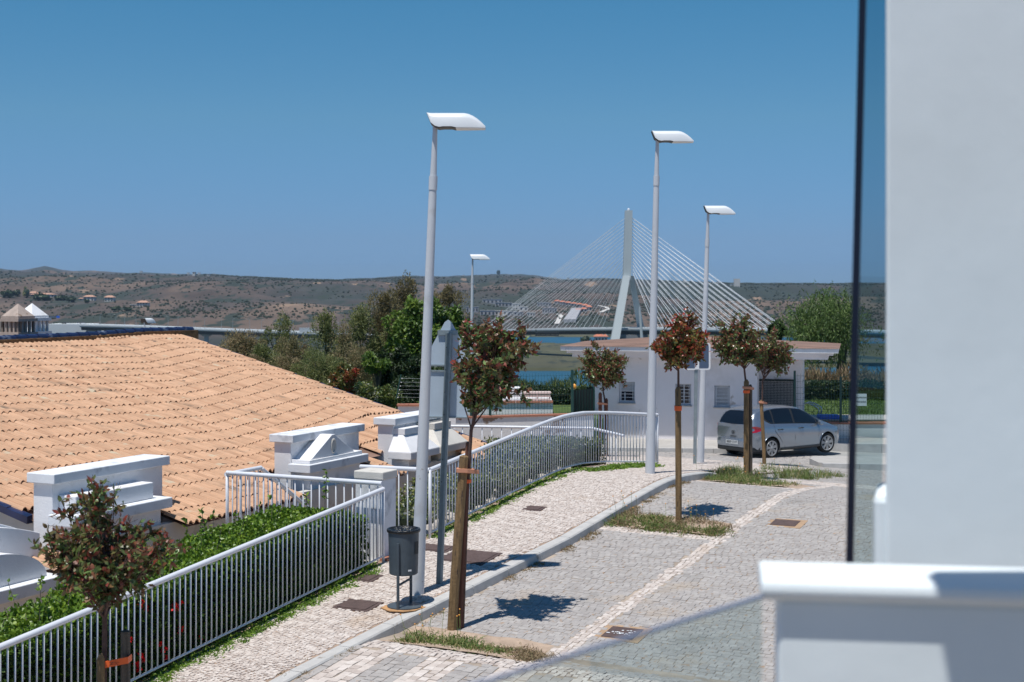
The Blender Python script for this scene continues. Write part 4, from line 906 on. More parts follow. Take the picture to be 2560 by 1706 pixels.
# ================================================================== POOL TERRACE, WALLS, FENCES, GATE
MB().box(8.9, 24, 49.6, 64, -6, -4.64).build('pool_terrace', M['lawn'], kind='structure')
MB().box(8.9, 18, 49.62, 51.6, -4.639, -4.60).build('pool_edge', M['slab'], kind='structure')
def blades(n, fn, h, m, name, rg=RG, wd_=.012, lean_=.35, **kw):
    pts = fn(n); a = np.zeros((len(pts), 3)); a[:, 2] = 1
    b = MB(); b.leaves(pts, h, wd_, rg, axis=a * (1 / lean_) * .35, fold=.1); return b.build(name, m, kind='stuff', **kw)
blades(9000, lambda n: np.stack([RG.uniform(9, 22, n), RG.uniform(51.6, 60, n), np.full(n, -4.64)], 1), .12, M['grass'], 'lawn_grass', wd_=.03, label='sunlit lawn strip beyond the pool edge')
rw_ = thing('retaining_wall', 'pool retaining wall with peeling plaster and brick coping, behind the silver car', 'wall', (12, 49.3, -5.4))
MB().box(8.6, 18, 49.2, 49.58, -5.6, -4.72).build('wall', M['peel'], rw_)
for k in range(24): MB().box(8.58 + k * .392, 8.96 + k * .392, 49.16, 49.6, -4.718, -4.655).build('coping_brick', M['terracotta'], rw_)
for k in range(46):
    x = 8.7 + rnd.uniform(0, 2.2); z = rnd.uniform(-5.5, -4.8); r = rnd.uniform(.05, .13); MB().lathe((x, 49.2 - r * .25, z), [(.01, -r), (r * .8, -r * .6), (r, 0), (r * .75, r * .6), (.01, r)], 7).build('stone', M['rock'], rw_)
pw = thing('garden_wall', 'white garden wall with brown peeled patches and a brick coping, left of the gate', 'wall', (-.3, 45, -5.4))
WA, WB2 = Vector((-2.9, 44.6, 0)), Vector((2.62, 46.2, 0)); wd2 = (WB2 - WA).normalized(); wn2 = Vector((-wd2.y, wd2.x, 0)); LL = (WB2 - WA).length
MB().frame((WA + WB2) / 2 + UP * -4.95, wd2, wn2, UP, LL, .25, 1.66).build('wall', M['peel'], pw)
for k in range(15): MB().frame(WA + wd2 * (LL * (k + .5) / 15) + UP * -4.09, wd2, wn2, UP, LL / 15 - .01, .32, .055).build('coping_brick', M['terracotta'], pw)
MB().box(-8, 3.0, 46.6, 62, -6.5, -4.28).build('garden_terrace', M['lawn'], kind='structure')
# low block with brick edge and slatted benches
lb = thing('low_block', 'low white garden block edged with terracotta, behind the green fence', 'garden block', (0, 47, -4.2))
q = P(1382, 1003, 47.2); MB().box(-2.3, q.x, 47.2, 49.6, -4.3, -3.82).build('wall', M['stucco'], lb)
for k in range(9): MB().box(-2.34 + k * .412, -1.94 + k * .412, 47.14, 47.42, -3.818, -3.76).build('coping_brick', M['terracotta'], lb)
for i, (px, w_, h, lab) in enumerate(((1315, .82, .26, 'small pinkish slatted crate on the low garden block, right one'), (1245, .8, .42, 'taller pale slatted bench on the low garden block, left one'))):
    c = P(px, 985, 48.0); t = thing('slatted_bench', lab, 'bench', (c.x + .4, 48, -3.8)); x0 = c.x - w_ / 2 + .35
    for x in (x0, x0 + w_ / 2, x0 + w_): MB().box(x, x + .04, 47.6, 47.64, -3.8, -3.8 + h).build('leg', M['pink' if i == 0 else 'stucco'], t)
    for k in range(3 + i): MB().box(x0 - .02, x0 + w_ + .06, 47.57, 47.598, -3.76 + k * .1, -3.70 + k * .1).build('slat', M['pink' if i == 0 else 'stucco'], t)
    MB().box(x0 - .03, x0 + w_ + .08, 47.6, 48.3, -3.8 + h, -3.77 + h).build('top', M['pink' if i == 0 else 'stucco'], t)
bw = thing('garden_wall', 'short white wall with terracotta edge topped by wire, behind the pole', 'wall', (-3.5, 43, -5))
MB().box(-3.45, -2.6 + .9, 43.0, 43.25, -5.6, -3.58).build('wall', M['stucco'], bw)
for k in range(5): MB().box(-3.48 + k * .36, -3.13 + k * .36, 42.95, 43.3, -3.578, -3.52).build('coping_brick', M['terracotta'], bw)
sf = thing('security_fence', 'leaning green post with rows of taut wires and insulators on the short wall', 'fence', (-3.4, 43.1, -3.5))
p0 = P(990, 998, 43.1); p1 = P(1003, 937, 43.1); MB().tube([p0, p1], .022, 6).build('post', M['greenmetal'], sf)
for k in range(6):
    q = p1.lerp(p0, .15 + k * .155); MB().tube([q, q + Vector((2.2, .3, -.06 * 1))], .0035, 4).build('wire', M['galv'], sf)
    MB().lathe(q + Vector((.05, -.03, -.02)), [(.01, 0), (.016, .01), (.01, .03)], 8).build('insulator', M['white'], sf)
def fence(name, label, a, b_, zb_, zt_, posts, step=.10, cell=.2, grp='green wire mesh fences'):
    a = Vector(a); b_ = Vector(b_); d = (b_ - a); L = d.length; d.normalize(); nn = Vector((-d.y, d.x, 0)); t = thing(name, label, 'fence', (a.x, a.y, zb_), grp)
    for q in posts: MB().frame(a + d * q * L + UP * (zb_ + zt_ + .1) / 2, d, nn, UP, .075, .06, zt_ - zb_ + .1).build('post', M['greenmetal'], t)
    b = MB()
    for k in range(int(L / step)): b.frame(a + d * k * step + UP * (zb_ + zt_) / 2, d, nn, UP, .006, .006, zt_ - zb_)
    for k in range(int((zt_ - zb_) / cell) + 1): b.frame(a + d * L / 2 + UP * (zb_ + k * cell + .03), d, nn, UP, L, .006, .008)
    b.build('wire_mesh', M['greenmetal'], t, kind='stuff'); return t
fence('mesh_fence', 'green wire mesh fence with two dark posts on the peeling garden wall', WA + wd2 * .3, WB2 - wd2 * .7, -4.06, -2.75, (.29, .42, 1.0), grp=None)
fence('mesh_fence', 'green wire mesh fence above the pool retaining wall, behind the car', (9.0, 49.4, 0), (17, 49.4, 0), -4.65, -3.2, (.02, .302, .60), grp=None)
fence('mesh_fence', 'tall green post and mesh next to the pool house door', dc + fn_ * .35 + fd * .66, dc + fn_ * .35 + fd * 2.6, -5.4, -2.9, (0,), grp=None)
gt = thing('garden_gate', 'dark green screened gate left of the white pool house', 'gate', (2.6, 47, -5.3))
g0, g1 = P(1430, 0, 47.3).x, P(1485, 0, 48.4).x
for x, y in ((g0, 47.3), (g1, 48.4)): MB().box(x - .03, x + .03, y - .03, y + .03, -5.4, -3.35).build('post', M['greenmetal'], gt)
gd = Vector((g1 - g0, 1.1, 0)).normalized(); gn = Vector((-gd.y, gd.x, 0)); gc = Vector(((g0 + g1) / 2, 47.85, -4.4)); gl = math.hypot(g1 - g0, 1.1) - .08
MB().frame(gc, gd, gn, UP, gl, .03, 1.95).build('screen', M['darkmesh'], gt)
b = MB()
for k in range(8): b.frame(gc + gd * (k / 7 - .5) * (gl - .04) - gn * .02, gd, gn, UP, .02, .012, 1.95)
b.build('gate_bars', M['greenmetal'], gt, kind='stuff'); MB().lathe(Vector((g0 + .08, 47.3, -3.35)), [(.05, 0), (.075, .04), (.06, .12), (.01, .16)], 10).build('beacon', M['orangecap'], gt, smooth=True)
sn = thing('private_notice', 'white notice plate on the mesh fence, seen through the glass pane', 'notice', P(2152, 1000, 49.3))
c = P(2153, 1000, 49.3); MB().frame(c, X1, Y1, UP, .38, .01, .42).build('plate', M['white'], sn)
def text(body, c, size, m, parent, ax=X1, up_=UP, ext=.002):
    cu = bpy.data.curves.new('lettering', 'FONT'); cu.body = body; cu.size = size; cu.align_x = 'CENTER'; cu.align_y = 'CENTER'; cu.extrude = ext
    o = bpy.data.objects.new('lettering', cu); COL.objects.link(o); z = ax.cross(up_); o.matrix_world = Matrix(((ax.x, up_.x, z.x, 0), (ax.y, up_.y, z.y, 0), (ax.z, up_.z, z.z, 0), (0, 0, 0, 1)))
    dg = bpy.context.evaluated_depsgraph_get(); me = bpy.data.meshes.new_from_object(o.evaluated_get(dg)); me.name = 'lettering'; mw = o.matrix_world.copy(); bpy.data.objects.remove(o)
    o = bpy.data.objects.new('lettering', me); COL.objects.link(o); me.transform(mw.to_3x3().to_4x4()); me.materials.clear(); me.materials.append(m)
    o.location = Vector(c) - LOC[parent.name]; o.parent = parent; return o
text('PROPIEDADE', c + UP * .08 - Y1 * .009, .062, M['ink'], sn); text('PRIVADA', c - UP * .07 - Y1 * .009, .085, M['ink'], sn)
# pool ladder handrails, blue lane box
lad = thing('pool_ladder', 'curved stainless pool ladder handrails above the car bonnet', 'pool ladder', (10.5, 50.5, -4.6))
for dx_, dy_ in ((0, 0), (.2, .5)):
    f_ = lambda px, py: P(px, py, 50.6) + Vector((dx_, dy_, .0))
    MB().tube([f_(1985, 1022), f_(1992, 1018), f_(2017, 1008), f_(2030, 1012), f_(2046, 1021), f_(2048, 1028), f_(2044, 1042)], .024, 8).build('rail', M['chrome'], lad, smooth=True)
q = P(2074, 1049, 50); MB().box(q.x - .40, q.x + .32, 49.75, 50.25, -4.6, -4.46).build('pool_float', M['blue'], loc=(q.x, 50, -4.6), bevel=.02, label='bright blue float lying on the pool edge behind the car', cat='pool float')

# ================================================================== CAR
CR = Vector(((1925 - 1280) / F * 44.0, 44.0, 0)); CF = Vector(((2081 - 1280) / F * 45.75, 45.75, 0)); cdv = (CF - CR).normalized(); csd = Vector((cdv.y, -cdv.x, 0))   # forward, towards its right side
gz = P(0, 1148, 43.9).z + .01
cen = CR - csd * .79; WBs = 2.58
def C(x, y, z): return cen + cdv * x + csd * y + UP * (gz + z)       # x forward from the rear axle, y to the right, z up
car = thing('parked_car', 'silver five-door hatchback car parked in front of the pool house', 'car', C(1.3, 0, 0))
xs = [-.80, -.77, -.70, -.58, -.42, -.2, .1, .45, .8, 1.15, 1.5, 1.85, 2.15, 2.4, 2.6, 2.85, 3.05, 3.22, 3.36, 3.44, 3.47]
I = lambda x, a, b_: float(np.interp(x, a, b_))
def sect(x):
    zb_ = I(x, [-.8, -.6, 0, 2.6, 3.3, 3.47], [.42, .25, .2, .18, .22, .36])
    belt = I(x, [-.8, -.4, .3, 1.2, 2.0, 2.5, 3.0, 3.3, 3.47], [1.02, 1.05, 1.04, 1.0, .96, .93, .84, .74, .62])
    roof = I(x, [-.8, -.76, -.66, -.5, -.2, .3, .9, 1.2, 1.5, 1.85, 2.2, 2.45, 2.6, 2.9, 3.2, 3.4, 3.47], [1.06, 1.12, 1.32, 1.46, 1.54, 1.585, 1.58, 1.56, 1.51, 1.36, 1.16, 1.05, 1.0, .93, .83, .72, .64])
    roof = max(roof, belt + .015)
    hw = I(x, [-.8, -.74, -.6, -.3, .3, 1.5, 2.5, 3.0, 3.25, 3.4, 3.47], [.68, .78, .845, .872, .884, .884, .884, .855, .78, .64, .5])
    th = I(x, [-.8, -.5, .3, 1.4, 2.2, 2.6, 3.47], [.66, .64, .62, .62, .66, .72, .4]) * (hw / .884 if x > 2.6 or x < -.6 else 1)
    mid = (zb_ + belt) / 2
    pts = [(0, zb_), (hw * .80, zb_), (hw * .955, zb_ + .05), (hw * .985, zb_ + .2), (hw, mid), (hw * .995, belt - .14), (hw * .965, belt - .02), (hw * .945, belt), (hw * .945 + (th - hw * .945) * .5, belt + (roof - belt) * .5 * 1.04), (th, belt + (roof - belt) * .88), (th * .86, roof - .022 * min(1, (roof - belt) * 4)), (th * .5, roof - .004), (0, roof)]
    return pts
V = []; 
for x in xs: V.append([C(x, y, z) for y, z in sect(x)] )
nk = 13; v = []; 
for x in xs:
    p = sect(x); 
    for y, z in p: v.append(C(x, y, z))
    for y, z in p[-2:0:-1]: v.append(C(x, -y, z))
nr = 2 * nk - 2; nx = len(xs)
f = [(i * nr + k, i * nr + (k + 1) % nr, (i + 1) * nr + (k + 1) % nr, (i + 1) * nr + k) for i in range(nx - 1) for k in range(nr)]
f += [tuple(range(nr - 1, -1, -1)), tuple((nx - 1) * nr + k for k in range(nr))]
bm_ = MB().add(v, f); body = bm_.build('body', [M['carpaint'], M['cartrim']], car, smooth=True, auto=True)
for x_ in (0, WBs):
    for sg in (-1, 1):
        cu = MB().tube([C(x_, sg * .60, .315), C(x_, sg * 1.1, .315)], .372, 28).build('wheel_arch_cutter', M['cartrim'], car)
        mo = body.modifiers.new('arch', 'BOOLEAN'); mo.operation = 'DIFFERENCE'; mo.object = cu; mo.solver = 'FAST'; 
bpy.context.view_layer.update(); dg = bpy.context.evaluated_depsgraph_get(); ev = body.evaluated_get(dg); nm = bpy.data.meshes.new_from_object(ev); body.modifiers.clear(); body.data = nm
set_sharp(nm, R(32))
for o in [q for q in COL.objects if q.name.startswith('wheel_arch_cutter')]: bpy.data.objects.remove(o)
# windows on the right and left side, following the greenhouse
def gh(x, t, out=.004):      # point on the side greenhouse, t from beltline 0 to roof edge 1
    p = sect(x); (y0, z0), (y1, z1), (y2, z2) = p[7], p[8], p[9]
    if t < .5: y, z = y0 + (y1 - y0) * t * 2, z0 + (z1 - z0) * t * 2
    else: y, z = y1 + (y2 - y1) * (t - .5) * 2, z1 + (z2 - z1) * (t - .5) * 2
    return y + out, z + .002
def side_glass(nm_, prof, m, sg, out=.006):      # prof: list of (x, t_low, t_high)
    v = []; n = 5
    for x, t0_, t1_ in prof:
        for k in range(n): y, z = gh(x, t0_ + (t1_ - t0_) * k / (n - 1), out); v.append(C(x, sg * y, z))
    f = [(i * n + k, i * n + k + 1, (i + 1) * n + k + 1, (i + 1) * n + k) for i in range(len(prof) - 1) for k in range(n - 1)]
    if sg > 0: f = [q[::-1] for q in f]
    return MB().add(v, f).build(nm_, m, car, smooth=True)
for sg in (1, -1):
    side_glass('side_trim', [(-.33, .5, .6), (-.2, .2, .86), (0, .04, .95), (.4, .03, .98), (1.0, .03, .98), (1.5, .03, .97), (1.85, .03, .95), (2.1, .03, .9), (2.3, .03, .75), (2.42, .03, .3)], M['cartrim'], sg, .004)
    side_glass('quarter_window', [(-.26, .5, .62), (-.15, .26, .84), (-.02, .12, .90), (.1, .08, .92)], M['carglass'], sg, .008)
    side_glass('rear_door_window', [(.17, .07, .93), (.4, .07, .95), (.7, .07, .95), (.93, .07, .95), (1.0, .07, .9)], M['carglass'], sg, .008)
    side_glass('front_door_window', [(1.09, .07, .9), (1.2, .07, .95), (1.5, .07, .94), (1.8, .07, .90), (2.0, .07, .8), (2.08, .07, .72)], M['carglass'], sg, .008)
    side_glass('front_quarter_window', [(2.13, .07, .70), (2.25, .07, .55), (2.36, .07, .25)], M['carglass'], sg, .008)
    def skin(x, z, out=.004):
        p = sect(x)[1:8]; zz = [q[1] for q in p]; yy = [q[0] for q in p]; return float(np.interp(z, zz, yy)) + out
    for nm_, xz in (('door_seam', [(x_, z) for x_, z in ((.62, .30), (.36, .62), (.14, .85), (.12, 1.02))]), ('door_seam', [(1.06, .24), (1.05, .6), (1.03, .98)]), ('door_seam', [(2.12, .26), (2.14, .6), (2.3, .92)]), ('door_seam', [(.62, .30), (1.4, .27), (2.12, .26)])):
        MB().tube([C(x, sg * skin(x, z, .001), z) for x, z in xz], .006, 5).build(nm_, M['cartrim'], car)
    for x in (.28, 1.22): MB().tube([C(x, sg * (skin(x, .87) + .012), .875), C(x + .11, sg * (skin(x, .87) + .022), .88), C(x + .2, sg * (skin(x, .87) + .01), .875)], .016, 8).build('door_handle', M['cartrim'], car, smooth=True)
    MB().tube([C(x, sg * skin(x, .27, .004), .27) for x in np.linspace(.42, 2.2, 6)], .04, 6).build('sill_trim', M['cartrim'], car)
    c = C(2.12, sg * .98, 1.0); MB().frame(c, cdv, csd, UP, .14, .17, .13, .5, .85).build('wing_mirror', M['carpaint'], car, bevel=.03); MB().frame(C(2.12, sg * .9, .98), cdv, csd, UP, .08, .1, .05).build('mirror_arm', M['cartrim'], car)
    for x_ in (0, WBs):      # arch lips
        a = [C(x_ + .385 * math.cos(q), sg * (skin(x_ + .385 * math.cos(q), .315 + .385 * math.sin(q), .0)), .315 + .385 * math.sin(q)) for q in np.linspace(R(-5), R(185), 18)]
        MB().tube(a, .014, 6).build('arch_lip', M['carpaint'], car, smooth=True)
# rear face: on the curved tail
def tail(y, z):            # x of the tail skin at height z for |y|
    zz = [.42, .5, 1.02, 1.06, 1.12, 1.32, 1.46, 1.54]; xx = [-.8, -.805, -.805, -.80, -.765, -.665, -.505, -.22]
    return float(np.interp(z, zz, xx)) + .16 * max(0, abs(y) - .45) ** 1.5 * 1.6
def patch(nm_, outline, m, off=.01, par=None, t=.02):
    cy = sum(p[0] for p in outline) / len(outline); czz = sum(p[1] for p in outline) / len(outline); v = [C(tail(y, z) - off, y, z) for y, z in outline] + [C(tail(cy, czz) - off, cy, czz)]; n = len(outline)
    v2 = [C(tail(y, z) + t, y, z) for y, z in outline]
    return MB().add(v + v2, [(i, (i + 1) % n, n) for i in range(n)] + [(i, n + 1 + i, n + 1 + (i + 1) % n, (i + 1) % n) for i in range(n)]).build(nm_, m, par or car)
patch('rear_window', [(-.60, 1.08), (0, 1.05), (.60, 1.08), (.585, 1.2), (.52, 1.38), (.40, 1.445), (0, 1.46), (-.40, 1.445), (-.52, 1.38), (-.585, 1.2)], M['carglass'], .012, t=.05)
for sg in (1, -1):
    pts = [(-.80 + .04, .60, .93), (-.76, .70, 1.0), (-.66, .80, 1.02), (-.50, .862, .985), (-.42, .875, .93), (-.50, .868, .87), (-.66, .825, .83), (-.76, .72, .82), (-.80 + .04, .62, .86)]
    v = [C(x - .02, sg * (y + .012), z) for x, y, z in pts]; n = len(v); c0 = C(-.68, sg * .80, .925); v2 = [C(x + .06, sg * (y - .05), z) for x, y, z in pts]
    MB().add(v + [c0] + v2, [(i, (i + 1) % n, n) for i in range(n)] + [(i, n + 1 + i, n + 1 + (i + 1) % n, (i + 1) % n) for i in range(n)]).build('tail_light', M['tail'], car, smooth=False)
def bumper(nm_, z0_, z1_, out, m):
    ys = np.linspace(-.84, .84, 13); v = []
    for y in ys:
        xb_ = I(abs(y), [0, .5, .72, .80, .84], [-.80, -.79, -.73, -.62, -.45]) - out
        v += [C(xb_, y, z0_), C(xb_ - .015, y, (z0_ + z1_) / 2), C(xb_, y, z1_), C(xb_ + .12, y, z1_ + .0), C(xb_ + .12, y, z0_)]
    f = [(5 * i + k, 5 * i + (k + 1) % 5, 5 * i + 5 + (k + 1) % 5, 5 * i + 5 + k) for i in range(12) for k in range(5)]
    MB().add(v, f).build(nm_, m, car, smooth=True, auto=True)
bumper('rear_bumper', .36, .60, .045, M['carpaint']); bumper('lower_bumper', .23, .355, .03, M['cartrim'])
MB().frame(C(-.862, 0, .50), cdv, csd, UP, .008, .50, .11).build('number_plate', M['plate'], car)
text('8889 DVP', C(-.868, -.0, .50), .105, M['ink'], car, ax=csd)
e = [C(-.822, .045 * math.cos(q), .80 + .055 * math.sin(q)) for q in np.linspace(0, 2 * math.pi, 15)[:-1]]; MB().tube(e + [e[0]], .007, 5).build('emblem', M['cartrim'], car)
for dz in (-.025, 0, .025): MB().frame(C(-.82, .0, .80 + dz), cdv, csd, UP, .008, .06, .008).build('emblem_bar', M['cartrim'], car)
text('ALTEA', C(-.822, .0, .67), .085, M['cartrim'], car, ax=csd)
MB().tube([C(-.835, y, .618) for y in np.linspace(-.6, .6, 7)], .008, 6).build('bumper_line', M['chrome'], car, smooth=True)
# wheels
for x_ in (0, WBs):
    for sg in (1, -1):
        c = C(x_, sg * .775, .315); st_ = (Matrix.Rotation(R(-9) if x_ else 0, 3, 'Z')); wx = st_ @ cdv; wy = st_ @ csd * sg
        def ring(prof, n=32):
            v = []; 
            for r, o_ in prof:
                for k in range(n): q = 2 * math.pi * k / n; v.append(c + wx * r * math.cos(q) + UP * r * math.sin(q) + wy * o_)
            m_ = len(prof); return v, [(i * n + k, i * n + (k + 1) % n, (i + 1) * n + (k + 1) % n, (i + 1) * n + k) for i in range(m_ - 1) for k in range(n)]
        wh = MB().add(*ring([(.2, -.1), (.3, -.1), (.315, -.08), (.317, .06), (.305, .088), (.275, .098), (.235, .094), (.22, .07)])).build('wheel', M['tyre'], car, smooth=True, auto=True)
        MB().add(*ring([(.222, .05), (.205, .052), (.001, .054)])).build('rim_disc', M['hole'], wh)
        MB().add(*ring([(.238, .093), (.236, .104), (.215, .102), (.206, .085)])).build('rim_ring', M['rim'], wh, smooth=True)
        MB().add(*ring([(.001, .108), (.055, .106), (.07, .09), (.07, .06)])).build('hub', M['rim'], wh, smooth=True)
        for k in range(7):
            q = 2 * math.pi * k / 7 + .3; rd = wx * math.cos(q) + UP * math.sin(q); tg = wx * -math.sin(q) + UP * math.cos(q)
            v = [c + rd * .05 + tg * s_ * .026 + wy * .098 for s_ in (-1, 1)] + [c + rd * .212 + tg * s_ * .052 + wy * .094 for s_ in (1, -1)]
            MB().prism(v, wy * -.03).build('spoke', M['rim'], wh)
# ================================================================== VEGETATION
def tree_photinia(base, ctr, rx, rz, label, stakes, m='photinia', seed=1, nlim=26, leafL=.075, fork=.55, trunk_r=.028, density=1.0, lean_to=None, sparse=.0, grp='young red-leaved street trees', via=(), drop=.15):
    """standard tree: thin trunk, limbs fanning into an uneven crown; base = trunk foot, ctr = crown centre"""
    rg = np.random.default_rng(seed); r_ = random.Random(seed); base = Vector(base); ctr = Vector(ctr)
    t = thing('street_tree', label, 'tree', base, grp); via = [Vector(q) for q in via]; fk = via[-1] if via else base.lerp(ctr - UP * rz, .98)
    top = ctr + UP * rz * .5
    b = MB(); b.tube([base] + (via[:-1] or [base.lerp(fk, .5) + Vector((r_.uniform(-.02, .02), 0, 0))]) + [fk, fk.lerp(top, .6) + Vector((r_.uniform(-.05, .05), r_.uniform(-.05, .05), 0)), top], [trunk_r] + [trunk_r * .9] * max(1, len(via) - 1) + [trunk_r * .8, trunk_r * .5, .006], 8)
    P_ = []; A_ = []; T_ = []
    for i in range(int(nlim * density)):
        q = r_.uniform(0, .75); st = fk.lerp(top, q); az = r_.uniform(0, 2 * math.pi); el = r_.uniform(-.55, 1.0) if q > .2 else r_.uniform(-.3, .6)
        cosel = math.sqrt(max(0.05, 1 - el * el)) if abs(el) < 1 else .05
        rad = r_.uniform(.72, 1.12); lowcut = 1 - .45 * max(0, -el)
        end = ctr + Vector((math.cos(az) * rx * cosel * rad * lowcut, math.sin(az) * rx * cosel * rad * lowcut, el * rz * rad))
        mid = st.lerp(end, .5) + Vector((0, 0, -.10 * rx)) + Vector([r_.uniform(-.05, .05) for _ in range(3)])
        pts = [st, st.lerp(mid, .6), mid, mid.lerp(end, .55) + Vector([r_.uniform(-.03, .03) for _ in range(3)]), end]
        b.tube(pts, [.012, .010, .008, .006, .003], 5, caps=False)
        for j in range(r_.randint(7, 11)):
            u = r_.uniform(.35, 1.0); k = min(3, int(u * 4)); s0 = pts[k].lerp(pts[k + 1], u * 4 - k)
            dv = (end - st).normalized() * .6 + Vector([r_.gauss(0, .6) for _ in range(3)]) + UP * .35; dv.normalize(); ln = r_.uniform(.12, .30) * rx / .6
            e_ = s0 + dv * ln; b.tube([s0, s0.lerp(e_, .5) + UP * .01, e_], [.005, .004, .002], 4, caps=False)
            nl = r_.randint(9, 17)
            for l_ in range(nl):
                w_ = r_.uniform(.15, 1.05); P_.append(s0.lerp(e_, w_)); a = dv * .5 + Vector([r_.gauss(0, .7) for _ in range(3)]); a.z -= .15; A_.append(a)
                T_.append(min(1, max(0, r_.gauss(.46, .28) - .22 * (w_ > .8) + .06 * (ctr.z > P_[-1].z))))
    b.build('trunk', M['bark'], t, smooth=True)
    b = MB(); b.leaves(np.array([tuple(p) for p in P_]), leafL, leafL * .46, rg, np.array(T_), axis=np.array([tuple(a) for a in A_]) * 1.2, fold=.15, hi=True)
    b.build('crown', M[m], t)
    # drooping flower twigs at the top: fine reddish stalks
    b = MB()
    for i in range(int(14 * density)):
        az = r_.uniform(0, 6.28); s0 = ctr + Vector((math.cos(az) * rx * r_.uniform(.2, .95), math.sin(az) * rx * .7, rz * r_.uniform(.1, .95)))
        for j in range(6): b.tube([s0, s0 + Vector((r_.gauss(0, .045), r_.gauss(0, .045), r_.uniform(.02, .10)))], .0018, 3, caps=False)
    b.build('twigs', M['wood_red'], t, kind='stuff')
    return t
def stake(foot, topz, label, m='wood', r=.045, lean_=(0, 0), tape=None, strap=None, cutz=.05):
    foot = Vector(foot); top = Vector((foot.x + lean_[0], foot.y + lean_[1], topz)); t = thing('tree_stake', label, 'stake', foot, 'wooden stakes of the street trees')
    n = 9; pts = [foot - UP * .15, foot.lerp(top, .3), foot.lerp(top, .7), top, top + UP * cutz]
    MB().tube(pts, [r, r * 1.02, r * .98, r * .95, r * .4], n).build('pole', M[m], t, smooth=True, auto=True)
    if tape is not None:
        z, r2, w_ = tape; c = foot.lerp(top, (z - foot.z) / (topz - foot.z)); MB().lathe(c, [(r2, 0), (r2 + .004, .006), (r2 + .004, w_ - .006), (r2, w_)], 12).build('orange_tape', M['orange'], t)
    if strap is not None:
        z, dx, dy = strap; c = foot.lerp(top, (z - foot.z) / (topz - foot.z)); e = c + Vector((dx, dy, -.02)); w_ = .05
        MB().prism([c + Vector((-r * 1.3, -r * 1.2, 0)), c + Vector((r, -r * 1.5, 0)), e + Vector((.03, -.03, -.01)), e + Vector((.03, .02, -.01)), c + Vector((r, r, 0)), c + Vector((-r * 1.3, r, 0))], (0, 0, w_)).build('strap', M['strap'], t)
    return t
def zat(py, Y): return (HY - py) / F * Y
# 1 lower left
Y1_ = 12.75; g1 = P(250, 0, Y1_); gz1 = float(zroad(*SW(g1.x, Y1_))); f1 = Vector((P(258, 0, Y1_).x, Y1_, gz1))
tree_photinia(f1, P(262, 1388, Y1_), .50, .54, 'young bushy reddish tree with two short stakes, at the lower left corner', None, seed=11, nlim=46, leafL=.078, trunk_r=.03)
stake((P(252, 0, Y1_ - .12).x, Y1_ - .12, gz1), zat(1640, Y1_), 'pale round stake against the trunk of the lower left tree', 'wood', .038)
s1 = stake((P(310, 0, Y1_).x, Y1_ + .05, gz1), zat(1582, Y1_), 'dark square stake with an orange tape tied to the lower left tree', 'wood_old', .045, cutz=.01)
c0 = P(258, 1668, Y1_ - .05); c1_ = P(322, 1655, Y1_ - .0); MB().prism([c0 + Vector((0, -.06, 0)), c1_ + Vector((.01, -.055, 0)), c1_ + Vector((.015, .05, 0)), c1_ + Vector((.008, .05, 0)), c1_ + Vector((.004, -.048, 0)), c0 + Vector((0, -.052, 0))], (0, 0, .058)).build('orange_tape', M['orange'], s1)
text('OZZOC', c0.lerp(c1_, .42) + Vector((0, -.064, .028)), .035, M['ink'], s1, ext=.0005)
# 2 centre
f2 = on(1137, 1578); Y2 = f2.y
tree_photinia((P(1155, 0, Y2 + .12).x, Y2 + .12, f2.z), P(1232, 930, Y2), .53, .82, 'reddish tree tied to two tall stakes in the nearest planting strip', None, seed=23, nlim=34, leafL=.098, trunk_r=.03, via=[P(1168, 1230, Y2 + .1), P(1178, 1075, Y2)])
stake((P(1128, 0, Y2).x, Y2, f2.z), zat(1142, Y2), 'thick knotty stake leaning left of the nearest planted tree, with pink strap', 'wood', .066, lean_=(P(1160, 0, Y2).x - P(1128, 0, Y2).x, 0), strap=(zat(1180, Y2), .19, .03), cutz=.02)
stake((P(1146, 0, Y2 + .1).x, Y2 + .1, f2.z), zat(1110, Y2), 'thinner dark brown stake behind the thick knotty one', 'wood_red', .045, lean_=(P(1172, 0, Y2).x - P(1146, 0, Y2).x, 0), tape=(zat(1210, Y2), .062, .05), cutz=.02)
# 3
f3 = on(1697, 1307); Y3 = f3.y
tree_photinia((P(1697, 0, Y3 + .09).x, Y3 + .09, f3.z), P(1700, 868, Y3), .42, .62, 'bright red-topped tree on a single stake in the middle planting strip', None, m='photinia_red', seed=31, nlim=40, leafL=.085, trunk_r=.024, via=[P(1696, 1000, Y3 + .08), P(1696, 930, Y3)])
stake(f3, zat(975, Y3), 'single stake with an orange tape carrying the red-topped tree', 'wood', .055, lean_=(P(1695, 0, Y3).x - f3.x, 0), tape=(zat(1027, Y3), .062, .085))
# 4
f4 = on(1866, 1197); Y4 = f4.y
tree_photinia((P(1864, 0, Y4 + .1).x, Y4 + .1, f4.z), P(1846, 868, Y4), .50, .68, 'brownish two-lobed tree in the far planting strip, before the car', None, m='photinia', seed=47, nlim=50, leafL=.085, trunk_r=.026, via=[P(1866, 970, Y4 + .1), P(1861, 925, Y4)])
stake(f4, zat(955, Y4), 'tall front stake of the brownish tree before the car, with bright tape', 'wood', .06, lean_=(0, 0), tape=(zat(983, Y4), .07, .06), strap=(zat(972, Y4), .14, .05))
stake(f4 + Vector((.1, .08, 0)), zat(968, Y4), 'darker stake half hidden behind the tall front stake', 'wood_old', .045)
